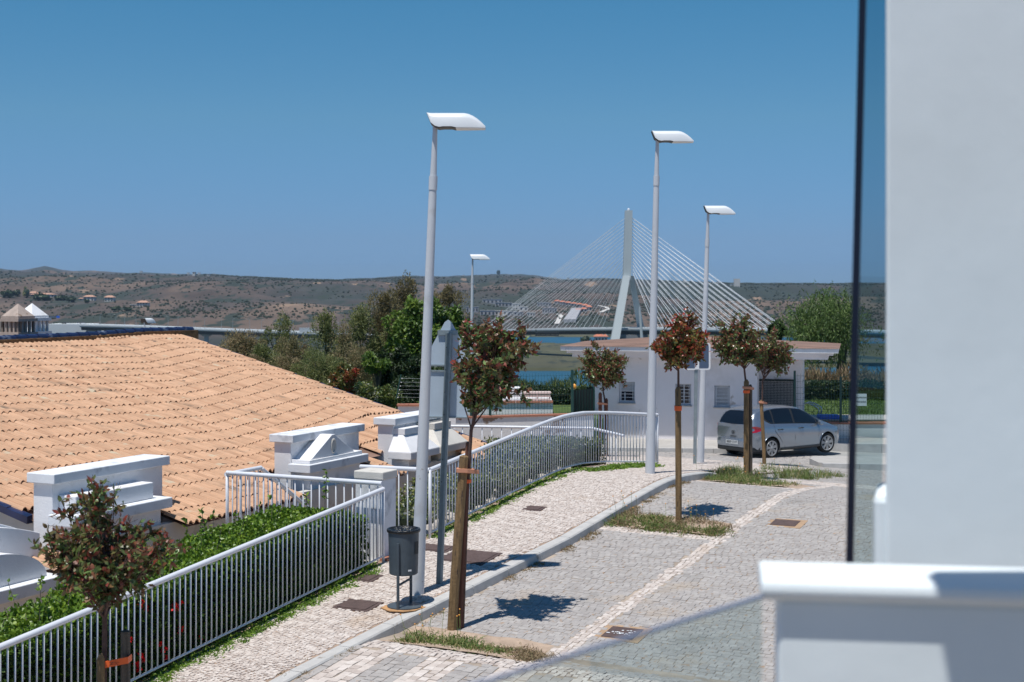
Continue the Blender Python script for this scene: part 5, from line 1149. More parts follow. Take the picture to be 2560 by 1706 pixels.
# 5
f5 = on(1912, 1164, lambda s, w: zroad(s, w)); Y5 = f5.y
tree_photinia((P(1908, 0, Y5 + .08).x, Y5 + .08, f5.z), P(1930, 885, Y5), .60, .58, 'rounder brown-green tree just left of the car, farther back', None, seed=53, nlim=46, leafL=.09, trunk_r=.026, via=[P(1906, 1010, Y5 + .08), P(1906, 955, Y5)])
stake(f5, zat(1005, Y5), 'slim stake of the rounder tree that crosses the car', 'wood', .05, lean_=(P(1903, 0, Y5).x - f5.x, 0), strap=(zat(1008, Y5), .13, .0))
# 6
Y6 = 41.0; z6 = -5.0
tree_photinia((P(1514, 0, Y6).x, Y6, z6), P(1507, 925, Y6), .64, .62, 'small reddish tree before the left corner of the pool house', None, seed=61, nlim=50, leafL=.10, trunk_r=.028, via=[P(1512, 1000, Y6), P(1508, 980, Y6)])
stake((P(1500, 0, Y6).x, Y6 - .1, z6), zat(985, Y6), 'left stake of the small tree before the pool house', 'wood_red', .055, strap=(zat(1010, Y6), .18, 0))
stake((P(1516, 0, Y6).x, Y6 - .05, z6), zat(1000, Y6), 'right stake of the small tree before the pool house', 'wood_red', .045)

# hedge behind the long railing
def hedge(name, s0, s1, w0, w1, zb_, ztf, n, m, L, label, cat='hedge', rg=RG, out=None):
    S = rg.uniform(s0, s1, n); U = rg.uniform(0, 1, n); Wd = w0 + (w1 - w0) * U
    zt = ztf(S) + .10 * (fbm(S * 1.7, Wd * 1.7, 8) - .5) * 2 + .10 * (fbm(S * 6, Wd * 6, 5) - .5)
    face = rg.integers(0, 10, n); V = rg.uniform(0, 1, n) ** .8
    Wd = np.where(face < 4, w0 + np.abs(rg.normal(0, .07, n)), Wd); Z = np.where(face < 4, zb_(S) + (zt - zb_(S)) * V, zt - np.abs(rg.normal(0, .07, n)))
    Wd = np.where(face == 9, w1 - np.abs(rg.normal(0, .05, n)), Wd); Z = np.where(face == 9, zb_(S) + (zt - zb_(S)) * V, Z)
    pts = np.stack([OX + ED.x * S + EN.x * Wd, OY + ED.y * S + EN.y * Wd, Z], 1)
    t = thing(name, label, cat, W(s0, w0, float(zb_(s0))))
    tn = np.clip(rg.normal(.30, .2, n) + np.where(face < 4, -.03, .38), 0, 1)  # leaves on top toned lighter, highlights put into the leaf colour
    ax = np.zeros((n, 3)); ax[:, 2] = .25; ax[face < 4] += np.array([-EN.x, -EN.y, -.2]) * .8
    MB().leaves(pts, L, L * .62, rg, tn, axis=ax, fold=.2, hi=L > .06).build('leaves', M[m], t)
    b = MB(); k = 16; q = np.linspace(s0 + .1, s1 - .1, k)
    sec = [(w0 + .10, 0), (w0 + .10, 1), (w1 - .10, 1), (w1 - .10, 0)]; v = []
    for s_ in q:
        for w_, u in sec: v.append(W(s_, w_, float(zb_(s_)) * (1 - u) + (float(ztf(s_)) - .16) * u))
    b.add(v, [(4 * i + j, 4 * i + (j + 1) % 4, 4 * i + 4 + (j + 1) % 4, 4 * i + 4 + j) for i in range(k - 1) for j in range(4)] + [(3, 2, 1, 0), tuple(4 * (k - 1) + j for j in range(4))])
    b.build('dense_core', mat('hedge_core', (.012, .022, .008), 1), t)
    return t
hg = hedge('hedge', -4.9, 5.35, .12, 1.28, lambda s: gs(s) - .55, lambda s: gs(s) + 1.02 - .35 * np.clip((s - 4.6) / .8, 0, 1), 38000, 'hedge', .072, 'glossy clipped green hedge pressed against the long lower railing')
# stray shoots on top of the hedge
q = MB(); P_ = []; r_ = random.Random(4)
for i in range(60):
    s_ = r_.uniform(-3, 5.0); w_ = r_.uniform(.5, 1.4); a = W(s_, w_, float(gs(s_)) + .95); h = r_.uniform(.1, .34)
    if i < 3: h = .55
    e_ = a + Vector((r_.gauss(0, .06), r_.gauss(0, .06), h)); q.tube([a, e_], .004, 4, caps=False)
    for k in range(int(h * 40)): P_.append(tuple(a.lerp(e_, r_.uniform(.2, 1.05))))
q.build('shoots', M['bark2'], hg, kind='stuff'); MB().leaves(np.array(P_), .08, .05, RG, np.clip(RG.normal(.7, .2, len(P_)), 0, 1), fold=.2).build('shoot_leaves', M['hedge'], hg)
# red flowers between the pickets
fl = [(353, 1513), (366, 1520), (360, 1505), (440, 1512), (447, 1525), (455, 1508), (455, 1570), (452, 1580), (352, 1638), (358, 1650), (350, 1672), (402, 1612), (412, 1625), (500, 1596), (326, 1600), (414, 1642), (437, 1520), (343, 1660), (425, 1660)]
for i, (px, py) in enumerate(fl):
    c = (px - 1280) / F; s_ = (c * (OY + EN.y * .1) - OX - EN.x * .1) / (ED.x - ED.y * c); Yf = OY + ED.y * s_ + EN.y * .0; p = P(px, py, Yf - .03)
    g = 'red flowers in the hedge'; t = thing('red_flower', 'red blossom between the pickets of the long railing, %s' % ORD[sorted(range(len(fl)), key=lambda q: fl[q]).index(i)], 'flower', p, g)
    r_ = random.Random(i); b = MB()
    for k in range(9):
        a = r_.uniform(0, 6.28); e = r_.uniform(-.3, 1); d_ = Vector((math.cos(a) * .8, -.6, math.sin(a) * .8 + .2)).normalized(); sd = d_.cross(Vector((r_.random(), r_.random(), r_.random()))).normalized(); L_ = r_.uniform(.04, .07)
        b.add([p, p + d_ * L_ * .5 + sd * L_ * .4, p + d_ * L_, p + d_ * L_ * .5 - sd * L_ * .4], [(0, 1, 2, 3)])
    b.build('petals', M['petal'], t); MB().lathe(p - Vector((0, -.01, .008)), [(.004, 0), (.008, .008), (.003, .016)], 6).build('flower_centre', M['petal_y'], t)

# garden behind the upper railing
hedge('garden_shrub', 8.2, 13.4, .35, 1.7, lambda s: gs(s) - .9, lambda s: gs(s) + .30 + .18 * np.sin(s * 2.1), 7000, 'garden', .07, 'loose flowering shrubs behind the upper railing', 'shrub')
hedge('garden_shrub', 12.9, 16.2, .5, 1.9, lambda s: gs(s) - .9, lambda s: gs(s) + .52, 4500, 'garden', .07, 'leafy shrubs behind the curved end of the railing', 'shrub')
for i in range(26):
    s_ = 7.6 + i * .24 + rnd.uniform(-.1, .1); p = W(s_, rnd.uniform(.22, .5), float(gs(s_)) - rnd.uniform(.0, .12)); r = rnd.uniform(.07, .16)
    b = MB(); v = []; n = 7
    for z, q in ((-1, .3), (-.5, .9), (.1, 1), (.6, .75), (.85, .2)):
        for k in range(n): a = 2 * math.pi * k / n; v.append(p + Vector((math.cos(a) * r * q * rnd.uniform(.8, 1.2), math.sin(a) * r * q * rnd.uniform(.8, 1.2), z * r * .8)))
    b.add(v, [(j * n + k, j * n + (k + 1) % n, (j + 1) * n + (k + 1) % n, (j + 1) * n + k) for j in range(4) for k in range(n)] + [tuple(range(4 * n, 5 * n))])
    b.build('garden_rock', M['rock'], loc=p, label='pale garden rock behind the upper railing, %s' % ORD[i], cat='rock', group='rocks edging the garden bed')
# low retaining wall behind the garden (white) left of the peeling wall is part of it
ag = thing('agave', 'spiky green plant behind the waste bin', 'plant', W(6.9, .5, -4.4)); b = MB(); r_ = random.Random(9)
for i in range(16):
    a = i * .39 * 6.28; d_ = Vector((math.cos(a) * .35, math.sin(a) * .35, 1)).normalized(); o = W(6.95, .45, -4.45); sd = Vector((-math.sin(a), math.cos(a), 0)); L_ = r_.uniform(.3, .6)
    b.add([o + sd * .025, o + d_ * L_, o - sd * .025], [(0, 1, 2)], r_.uniform(.3, 1))
b.open = True; b.build('blades', M['weed'], ag)

# weeds: strip along the railing foot, tufts in the planting strips, sprigs at the kerb
def tufts(name, label, spots, n, h, m, wdt=.012, spread=.10, lean_=.5, seed=1, cat_kind='stuff'):
    rg = np.random.default_rng(seed); sp = np.array([tuple(p) for p in spots]); k = rg.integers(0, len(sp), n); pts = sp[k] + rg.normal(0, 1, (n, 3)) * np.array([spread, spread, 0])
    sc = rg.uniform(.5, 1.3, (len(sp), 1))[k]; b = MB(); b.open = True
    a = np.stack([rg.normal(0, lean_, n), rg.normal(0, lean_, n), np.ones(n)], 1); a /= np.linalg.norm(a, axis=1)[:, None]; sd = np.cross(a, rg.normal(size=(n, 3))); sd /= np.linalg.norm(sd, axis=1)[:, None]
    L = h * rg.uniform(.35, 1.2, (n, 1)) * sc; bend = np.stack([rg.normal(0, .25, n), rg.normal(0, .25, n), -rg.uniform(0, .3, n)], 1) * L
    v = np.stack([pts - sd * wdt / 2, pts + sd * wdt / 2, pts + a * L * .6 + sd * wdt * .4, pts + a * L + bend, pts + a * L * .6 - sd * wdt * .4], 1).reshape(-1, 3)
    b.v = [v]; b.n = 5 * n; b.f = [(5 * i, 5 * i + 1, 5 * i + 2, 5 * i + 4) for i in range(n)] + [(5 * i + 2, 5 * i + 3, 5 * i + 4) for i in range(n)]; b.t = [np.repeat(rg.uniform(0, 1, n), 5)]
    return b.build(name, M[m], kind='stuff', label=label)
G = lambda s, w: W(s, w, float(zside(s, w)) - .01); H = lambda s, w: W(s, w, float(zroad(s, w)) - .01)
r_ = random.Random(3)
tufts('weeds', 'bright green weeds along the foot of the lower railing', [G(s, r_.uniform(-.22, .06)) for s in np.arange(-4, 5.4, .045)], 9000, .075, 'weed_bright', .022, .05, 1.2, 2)
tufts('weeds', 'weeds along the foot of the upper railing', [G(s, r_.uniform(-.16, .08)) for s in np.arange(7.2, 13.6, .05)], 5000, .07, 'weed_bright', .02, .05, 1.2, 3)
tufts('weeds', 'bright green clump at the curved railing end', [G(s, -.25 - (s - 13) * .10 - r_.uniform(0, .25)) for s in np.arange(13.2, 16, .05)], 6000, .11, 'weed_bright', .025, .07, 1.1, 4)
q = MB()
tufts('weeds', 'low weeds round the stakes of the nearest tree', [H(r_.uniform(2.6, 3.2), r_.uniform(-2.9, -1.95)) for i in range(50)] + [H(r_.uniform(2.65, 3.0), r_.uniform(-3.5, -2.7)) for i in range(26)], 3000, .12, 'weed', .014, .07, .9, 5)
tufts('dry_weeds', 'dry grass at the right end of the nearest planting strip', [H(r_.uniform(2.6, 3.1), r_.uniform(-4.0, -3.3)) for i in range(26)], 1600, .10, 'dry', .01, .08, 1, 6)
tufts('weeds', 'green and dry weeds in the middle planting strip', [H(r_.uniform(9.45, 10.2), r_.uniform(-3.1, -2.25)) for i in range(40)] + [H(r_.uniform(9.4, 9.8), r_.uniform(-4.2, -3.0)) for i in range(26)], 2600, .16, 'weed', .014, .09, .8, 7)
tufts('dry_weeds', 'dry grass in the middle planting strip', [H(r_.uniform(9.4, 10.4), r_.uniform(-4.3, -2.2)) for i in range(40)], 2600, .13, 'dry', .012, .09, .9, 8)
tufts('weeds', 'tall thin weeds in the far planting strip', [H(r_.uniform(14.3, 15.4), r_.uniform(-3.9, -2.3)) for i in range(50)], 2300, .17, 'weed', .012, .12, .7, 9)
tufts('dry_weeds', 'wispy weeds between the far trees and the car', [H(r_.uniform(17.6, 22), r_.uniform(-3.6, -1.6)) for i in range(26)] + [H(r_.uniform(15.4, 17), r_.uniform(-3, -2.0)) for i in range(16)], 3200, .30, 'weed', .010, .12, .4, 10)
tufts('dry_grass', 'dry grass caught along the foot of the kerb', [W(s, float(wk(s)) - r_.uniform(.0, .07), float(zroad(s, -2)) - .01) for s in np.arange(3.4, 16.4, .18) if r_.random() < .5], 4200, .07, 'dry', .012, .07, 1.3, 11)
tufts('dry_grass', 'tiny dry sprigs in the joints of the grey paving', [H(r_.uniform(-1, 14), r_.uniform(-8, -2.2)) for i in range(420)], 3400, .022, 'dry', .010, .012, 1.6, 12)
tufts('dry_grass', 'dry sprigs along the sidewalk edge and crossing', [G(r_.uniform(-1, 2), -1.35 + r_.uniform(-.02, .05)) for i in range(4)] + [H(r_.uniform(-1, 2.4), float(wk(1)) - r_.uniform(.02, .1)) for i in range(14)], 700, .05, 'dry', .012, .05, 1.4, 13)
# tall wispy stems with tiny yellow heads
b = MB(); hd = []
for i in range(46):
    s_, w_ = r_.choice([(2.9, -2.3), (3.0, -2.1), (9.8, -2.6), (9.8, -3.6), (14.8, -3.0), (19, -2.6), (16, -2.4)]); p = H(s_ + r_.gauss(0, .2), w_ + r_.gauss(0, .35)); h = r_.uniform(.2, .5)
    e_ = p + Vector((r_.gauss(0, .06), r_.gauss(0, .06), h)); b.tube([p, p.lerp(e_, .5) + Vector((r_.gauss(0, .02), 0, 0)), e_], .003, 3, .6, caps=False); hd.append(e_)
b.build('wispy_stems', M['weed'], kind='stuff', label='tall wispy flower stems in the planting strips')
b = MB()
for e_ in hd: b.lathe(e_, [(.002, -.012), (.013, 0), (.002, .010)], 5)
b.build('yellow_flower_heads', M['petal_y'], kind='stuff', label='tiny yellow flower heads on wispy stems')

# ------------------------------------------------------------------ larger trees and bushes behind
def bush(name, label, cat, ctr, rx, ry, rz, n, m, L, seed, zb_=None, asp=.45, clumps=26, up=.2, shape='round', trunk=True, grp=None, core=.0, wdr=1.0):
    rg = np.random.default_rng(seed); ctr = Vector(ctr); gb = float(zb_) if zb_ is not None else ctr.z - rz
    t = thing(name, label, cat, (ctr.x, ctr.y, gb), grp)
    if shape == 'round':
        d_ = rg.normal(size=(clumps, 3)); d_ /= np.linalg.norm(d_, axis=1)[:, None]; cc = d_ * rg.uniform(.35, .95, (clumps, 1)); cr = rg.uniform(.16, .34, clumps)
    elif shape == 'plume':       # upright feathery masses
        rx *= 1.25; z = rg.uniform(-1, 1, clumps); a = rg.uniform(0, 6.28, clumps); wv = np.sqrt(np.clip(1 - ((z + .25) / 1.25) ** 2, .02, 1)) * rg.uniform(.1, .95, clumps); cc = np.stack([np.cos(a) * wv, np.sin(a) * wv, z], 1); cr = rg.uniform(.10, .27, clumps)
    else:
        z = rg.uniform(-1, 1, clumps); a = rg.uniform(0, 6.28, clumps); wv = np.clip(.95 - .35 * np.abs(z), 0, 1) * rg.uniform(.3, 1, clumps); cc = np.stack([np.cos(a) * wv, np.sin(a) * wv, z], 1); cr = rg.uniform(.18, .3, clumps)
    k = rg.integers(0, clumps, n); g = rg.normal(size=(n, 3)); g /= np.linalg.norm(g, axis=1)[:, None]; g *= rg.uniform(.3, 1, (n, 1)) ** .5
    if shape == 'plume': g[:, 2] *= 1.7; g[:, :2] *= 1.15
    q = cc[k] + g * cr[k][:, None]; pts = q * np.array([rx, ry, rz]) + np.array(ctr); pts[:, 2] = np.maximum(pts[:, 2], gb)
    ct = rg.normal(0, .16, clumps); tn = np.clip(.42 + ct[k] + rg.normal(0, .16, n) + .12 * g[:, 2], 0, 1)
    ax = None
    if up: ax = np.zeros((n, 3)); ax[:, 2] = up * 2; ax += g * .8
    MB().leaves(pts, L, L * asp, rg, tn, axis=ax, fold=.15).build('crown', M[m], t)
    if trunk:
        b = MB(); r0 = rx * .07 + .03
        b.tube([(ctr.x, ctr.y, gb - .3), (ctr.x + rx * .05, ctr.y, gb + (ctr.z - gb) * .5), (ctr.x, ctr.y, ctr.z + rz * .2)], [r0, r0 * .8, r0 * .35], 7)
        for i in range(min(clumps, 14)): e_ = Vector(cc[i] * np.array([rx, ry, rz])) + ctr; a_ = Vector((ctr.x, ctr.y, gb + (ctr.z - gb) * rg.uniform(.3, .9))); b.tube([a_, a_.lerp(e_, .5) + UP * .1, e_], [r0 * .4, r0 * .25, r0 * .1], 5, caps=False)
        b.build('trunk', M['bark2'], t, smooth=True)
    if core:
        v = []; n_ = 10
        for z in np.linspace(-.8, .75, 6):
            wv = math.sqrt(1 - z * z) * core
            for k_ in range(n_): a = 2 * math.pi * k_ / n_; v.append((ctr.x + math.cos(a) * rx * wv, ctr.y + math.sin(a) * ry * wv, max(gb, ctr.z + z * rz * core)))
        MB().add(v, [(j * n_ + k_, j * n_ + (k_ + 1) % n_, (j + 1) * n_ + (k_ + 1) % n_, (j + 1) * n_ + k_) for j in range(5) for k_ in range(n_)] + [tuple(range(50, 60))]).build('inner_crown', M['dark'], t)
    return t
def at(px, ytop, ybot, Y): zt, zb_ = zat(ytop, Y), zat(ybot, Y); return Vector((P(px, 0, Y).x, Y, (zt + zb_) / 2)), (zt - zb_) / 2
def plant(px, ytop, ybot, wpx, Y, label, m, seed, n=2600, L=.22, shape='plume', name='tree', cat='tree', asp=.35, clumps=30, zb_=None, core=.45, grp=None, up=.3, trunk=True):
    c, rz = at(px, ytop, ybot, Y); rx = wpx / F * Y / 2
    if shape == 'plume': rx *= 1.5; n = int(n * 3.8); L = L * .56; clumps = int(clumps * 1.7); core = 0; up = .12
    elif shape == 'round': n = int(n * 1.25); core *= .62
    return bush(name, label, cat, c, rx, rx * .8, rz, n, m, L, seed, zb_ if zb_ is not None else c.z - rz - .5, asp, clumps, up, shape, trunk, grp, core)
gr = 'feathery trees beyond the tiled roof'
plant(610, 848, 980, 110, 62, 'low tan-tipped feathery bush at the left end of the thicket', 'tan', 101, 3600, .20, clumps=34)
plant(655, 880, 1010, 90, 58, 'dull green bush low against the roof slope, left part', 'olive', 102, 3000, .18)
plant(700, 812, 1000, 66, 64, 'narrow dark olive tree standing up before the viaduct, left one', 'olive', 103, 3400, .20, clumps=26)
plant(737, 850, 1010, 66, 60, 'tan feathery bush between two dark olive trees', 'tan', 104, 2800, .18)
plant(775, 870, 1040, 76, 57, 'mixed olive bush just above the roof edge', 'olive', 105, 2800, .17)
plant(818, 806, 1000, 74, 63, 'upright dark olive tree left of the truck gap', 'olive', 106, 3800, .20, clumps=30)
plant(858, 840, 1010, 70, 60, 'tan-pink feathery bush above the red round shrub', 'tan', 107, 2800, .18)
plant(905, 792, 1010, 90, 62, 'broad olive feathery tree behind the red round shrub', 'olive', 108, 4400, .20, clumps=34)
plant(962, 756, 1000, 96, 64, 'tall brownish feathery tree left of the bright green one', 'brownf', 109, 4800, .22, clumps=40)
plant(1012, 712, 960, 66, 66, 'tallest thin brown feathery tree with spiky top', 'brownf', 110, 2800, .24, clumps=26, core=.3)
plant(1122, 728, 900, 74, 66, 'brown-topped feathery tree right of the nearest lamp post', 'brownf', 111, 2800, .22, clumps=24, core=.3)
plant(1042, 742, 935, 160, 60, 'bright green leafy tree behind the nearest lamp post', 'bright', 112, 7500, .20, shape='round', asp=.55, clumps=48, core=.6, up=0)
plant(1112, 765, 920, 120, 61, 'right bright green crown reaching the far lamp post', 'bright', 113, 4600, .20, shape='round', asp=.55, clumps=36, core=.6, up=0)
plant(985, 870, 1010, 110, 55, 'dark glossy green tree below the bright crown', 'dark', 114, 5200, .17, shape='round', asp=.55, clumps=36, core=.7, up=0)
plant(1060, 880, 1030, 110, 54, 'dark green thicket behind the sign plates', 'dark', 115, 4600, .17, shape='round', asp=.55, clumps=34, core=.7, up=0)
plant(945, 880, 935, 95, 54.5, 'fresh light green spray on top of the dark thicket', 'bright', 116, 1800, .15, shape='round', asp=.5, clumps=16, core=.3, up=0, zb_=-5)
plant(720, 905, 1040, 120, 54, 'tan-green bush filling the gap above the roof edge', 'tan', 140, 3800, .17)
plant(640, 900, 990, 90, 54, 'low pale bush hugging the roof slope', 'tan', 141, 3000, .17)
plant(800, 900, 1040, 110, 53, 'dull olive bush left of the red round shrub', 'olive', 142, 3600, .17)
plant(880, 880, 1020, 100, 57, 'tan feathery bush right behind the red round shrub', 'tan', 143, 3000, .17)
plant(862, 912, 1000, 76, 52, 'round shrub with red young leaves behind the roof edge', 'photinia_red', 117, 5200, .13, shape='round', asp=.45, clumps=40, core=.65, up=0, name='shrub', cat='shrub')
plant(940, 952, 1060, 130, 48, 'rounded green shrub with pale flowers beside the short white wall', 'garden', 118, 6500, .11, shape='round', asp=.5, clumps=46, core=.75, up=0, name='shrub', cat='shrub')
plant(905, 975, 1050, 80, 49, 'dark green shrub at the end of the roof verge', 'dark', 119, 3000, .12, shape='round', asp=.5, clumps=26, core=.7, up=0, name='shrub', cat='shrub')
plant(1020, 930, 1020, 110, 50, 'dark bushy shrub behind the wire security fence', 'dark', 130, 3600, .13, shape='round', asp=.5, clumps=30, core=.7, up=0, name='shrub', cat='shrub')
# reeds and hedge left of the pool house, hedge right of it
def box_hedge(name, label, x0, x1, y0, y1, z0_, z1_, n, m, L, seed, cat='hedge', spiky=0):
    rg = np.random.default_rng(seed); t = thing(name, label, cat, ((x0 + x1) / 2, (y0 + y1) / 2, z0_)); X = rg.uniform(x0, x1, n); Yv = rg.uniform(y0, y1, n); zt = z1_ + (fbm(X * 1.2, Yv, seed) - .5) * (1.3 if spiky else .3)
    fr = rg.uniform(size=n) < .6; Yv = np.where(fr, y0 + np.abs(rg.normal(0, .08, n)), Yv); Z = np.where(fr, z0_ + (zt - z0_) * rg.uniform(0, 1, n), zt - np.abs(rg.normal(0, .08, n)))
    ax = np.zeros((n, 3)); ax[:, 2] = .9 if spiky else .2
    MB().leaves(np.stack([X, Yv, Z], 1), L, L * (.13 if spiky else .55), rg, axis=ax).build('leaves', M[m], t)
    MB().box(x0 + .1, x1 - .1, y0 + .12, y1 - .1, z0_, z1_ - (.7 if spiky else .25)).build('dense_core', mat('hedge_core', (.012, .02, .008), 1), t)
box_hedge('hedge', 'dark green hedge behind the low garden block and gate', -1.5, 3.6, 52, 53.2, -6, -3.72, 9000, 'dark', .12, 201)
box_hedge('reed_bed', 'tall green reeds rising above the hedge left of the pool house', -3.5, 3.9, 53.5, 55.5, -6, -3.75, 7000, 'reed', .30, 202, 'reeds', 1)
box_hedge('hedge', 'dark clipped hedge across the lawn right of the pool house', 10.6, 22, 58.5, 60, -5, -3.95, 14000, 'dark', .13, 203)
box_hedge('dry_reeds', 'pale dry reeds behind the dark clipped hedge', 10.8, 24, 61, 63, -5.5, -4.0, 9000, 'dry', .5, 204, 'reeds', 1)
# willow-like pepper tree on the right
def weeping(px, ytop, ybot, wpx, Y, label, seed):
    rg = np.random.default_rng(seed); c, rz = at(px, ytop, ybot, Y); rx = wpx / F * Y / 2; gb = c.z - rz - 2.6; t = thing('pepper_tree', label, 'tree', (c.x, c.y, gb)); n = 90
    d_ = rg.normal(size=(n, 3)); d_[:, 2] = d_[:, 2] * .8 + .15; d_ /= np.linalg.norm(d_, axis=1)[:, None]; cc = d_ * rg.uniform(.35, .92, (n, 1)) * np.array([rx, rx * .8, rz]) + np.array(c)
    P_ = []; T_ = []
    for q in cc:
        tb = rg.normal(.45, .15)
        for s_ in range(14):
            o = q + rg.normal(size=3) * np.array([.5, .5, .35]); L = rg.uniform(.5, 1.7) 
            m = 13; u = np.linspace(0, 1, m)[:, None]; dr = rg.normal(size=3) * .25; dr[2] = 0
            P_.append(o + dr * u + np.array([0, 0, -1.0]) * L * u ** 1.3 + rg.normal(size=(m, 3)) * .05); T_.append(np.clip(tb + rg.normal(0, .12, m) + .1, 0, 1))
    P_ = np.concatenate(P_); T_ = np.concatenate(T_); ax = np.zeros((len(P_), 3)); ax[:, 2] = -.8
    MB().leaves(P_, .24, .06, rg, T_, axis=ax).build('crown', M['willow'], t)
    b = MB(); f0 = Vector((c.x + .7, c.y, gb - .5)); fk = Vector((c.x + .9, c.y, gb + 3.2)); b.tube([f0, f0.lerp(fk, .5) + Vector((-.15, 0, 0)), fk], [.32, .26, .22], 9)
    for q in cc[:26]: a_ = fk.copy(); e_ = Vector(q); b.tube([a_, a_.lerp(e_, .5) + UP * .5, e_], [.14, .08, .03], 6, caps=False)
    b.build('trunk', M['bark2'], t, smooth=True)
weeping(2072, 716, 890, 205, 84, 'weeping green pepper tree behind the pool lawn at the right', 301)
plant(1940, 800, 860, 50, 92, 'small dark bush behind the pool house roof', 'dark', 302, 1800, .28, shape='round', zb_=-9, up=0, asp=.5, clumps=18)
# ================================================================== VIADUCT AND CABLE-STAYED BRIDGE
vd = thing('viaduct', 'long grey road viaduct on short piers crossing the valley at the left', 'viaduct', P(215, 815, 1090))
CL = [(215, 814, 1090), (330, 817, 1085), (500, 823.5, 1080), (640, 828.5, 1075), (780, 833.5, 1070), (900, 838, 1065), (1010, 839, 1058), (1110, 837, 1050), (1200, 832, 1040)]
pts = [P(*q) for q in CL]
def dense(pts, n=6):
    o = []
    for i in range(len(pts) - 1):
        p0, p1, p2, p3 = pts[max(0, i - 1)], pts[i], pts[i + 1], pts[min(len(pts) - 1, i + 2)]
        for k in range(n):
            t = k / n; o.append(.5 * ((2 * p1) + (p2 - p0) * t + (2 * p0 - 5 * p1 + 4 * p2 - p3) * t * t + (3 * p1 - p0 - 3 * p2 + p3) * t ** 3))
    return o + [pts[-1]]
dp = dense(pts)
def sweep(b, pts, sec):      # sec = list of (side, z)
    v = []; n = len(sec)
    for i, p in enumerate(pts):
        d_ = (pts[min(i + 1, len(pts) - 1)] - pts[max(0, i - 1)]); d_.z = 0; d_.normalize(); s_ = Vector((d_.y, -d_.x, 0))
        for a, z in sec: v.append(p + s_ * a + UP * z)
    return b.add(v, [(i * n + k, i * n + (k + 1) % n, (i + 1) * n + (k + 1) % n, (i + 1) * n + k) for i in range(len(pts) - 1) for k in range(n)] + [tuple(range(n - 1, -1, -1)), tuple((len(pts) - 1) * n + k for k in range(n))])
sweep(MB(), dp, [(-11, -.9), (11, -.9), (11.5, 0), (11.5, 1.0), (11.2, 1.0), (11.2, .1), (-11.2, .1), (-11.2, 1.0), (-11.5, 1.0), (-11.5, 0)]).build('deck', M['concrete_deck'], vd)
sweep(MB(), dp, [(-8, -3.4), (8, -3.4), (9, -.92), (-9, -.92)]).build('girder', mat('viaduct_girder_shade', (.075, .08, .085), .9), vd)  # near-black colour puts the shade under the deck into the girder
MB().prism([pts[0] + Vector((-30, 0, 1)), pts[0] + Vector((2, 0, 1)), pts[0] + Vector((22, 0, -17)), pts[0] + Vector((-30, 0, -17))], Vector((0, 26, 0))).build('abutment', M['concrete_deck'], vd)
for px in (340, 400, 458, 515, 573, 632, 692, 752, 812, 872, 935, 1000, 1060, 1120):
    k = int(np.interp(px, [q[0] for q in CL], range(0, len(CL) * 6, 6))); p = dp[min(k, len(dp) - 1)]
    c = P(px, 0, p.y); c.z = p.z
    b = MB(); b.prism([c + Vector((-7, 0, -2.9)), c + Vector((7, 0, -2.9)), c + Vector((2.0, 0, -5.4)), c + Vector((-2.0, 0, -5.4))], Vector((0, 3, 0)));
    b.build('pier_head', M['concrete_deck'], vd); MB().box(c.x - 1.4, c.x + 1.4, c.y, c.y + 3, c.z - 19, c.z - 5.4).build('pier', M['concrete_deck'], vd)
lg = 'lamps along the viaduct'
lme = None
for kk, px in enumerate((250, 290, 312, 340, 377, 420, 445, 485, 512, 554, 582, 624, 654, 696, 729, 771, 804, 847, 883, 925)):
    Yl = float(np.interp(px, [q[0] for q in CL], [q[2] for q in CL])); zl = float(np.interp(px, [q[0] for q in CL], [P(*q).z for q in CL])); p = P(px, 0, Yl); p.z = zl; sd = -1 if px in (290, 340, 420, 485, 554, 624, 696, 771, 847, 925) else 1
    t = thing('viaduct_lamp', 'thin lamp post on the distant viaduct, %s' % ORD[kk], 'street lamp', p, lg)
    if lme is None:
        lme = [MB().tube([(0, 0, 0), (0, 0, 8.6)], [.13, .09], 6).mesh('pole', M['galv']), MB().tube([(0, 0, 8.5), (.9, 0, 8.9), (1.7, 0, 9.0)], [.07, .08, .12], 5).mesh('arm', M['galv'])]
    for nm_, me in zip(('pole', 'arm'), lme): o = bpy.data.objects.new(nm_, me); COL.objects.link(o); o.parent = t; o.scale = (sd, 1, 1)
def vroad(px): Yl = float(np.interp(px, [q[0] for q in CL], [q[2] for q in CL])); zl = float(np.interp(px, [q[0] for q in CL], [P(*q).z for q in CL])); p = P(px, 0, Yl); p.z = zl + .1; return p
p = vroad(771) + Vector((0, -6, 0)); tk = thing('lorry', 'white lorry with a long grey trailer driving on the viaduct', 'lorry', p)
MB().box(p.x - 5.9, p.x + 2.6, p.y - 1.2, p.y + 1.2, p.z + 1.0, p.z + 4.1).build('trailer', M['greybox'], tk)
MB().prism([p + Vector((2.96, -0.98, 0.55)), p + Vector((5.62, -0.98, 0.55)), p + Vector((5.62, -0.98, 2.03)), p + Vector((5.15, -0.98, 3.35)), p + Vector((3.90, -0.98, 3.98)), p + Vector((2.96, -0.98, 3.82))], (0, 2.0, 0)).build('cab', M['truck'], tk)
MB().prism([p + Vector((4.45, -1.00, 2.03)), p + Vector((5.46, -1.00, 2.03)), p + Vector((5.07, -1.00, 3.04)), p + Vector((4.45, -1.00, 3.04))], (0, .02, 0)).build('window', M['hole'], tk)
for dx_ in (-5.1, -4.1, -3.1, 3.8): MB().tube([p + Vector((dx_, -1.2, .45)), p + Vector((dx_, -.8, .45))], .45, 12).build('wheel', M['tyre'], tk)
MB().box(p.x - 5.9, p.x + 4.2, p.y - .9, p.y + .9, p.z + .7, p.z + .98).build('chassis', M['cartrim'], tk)

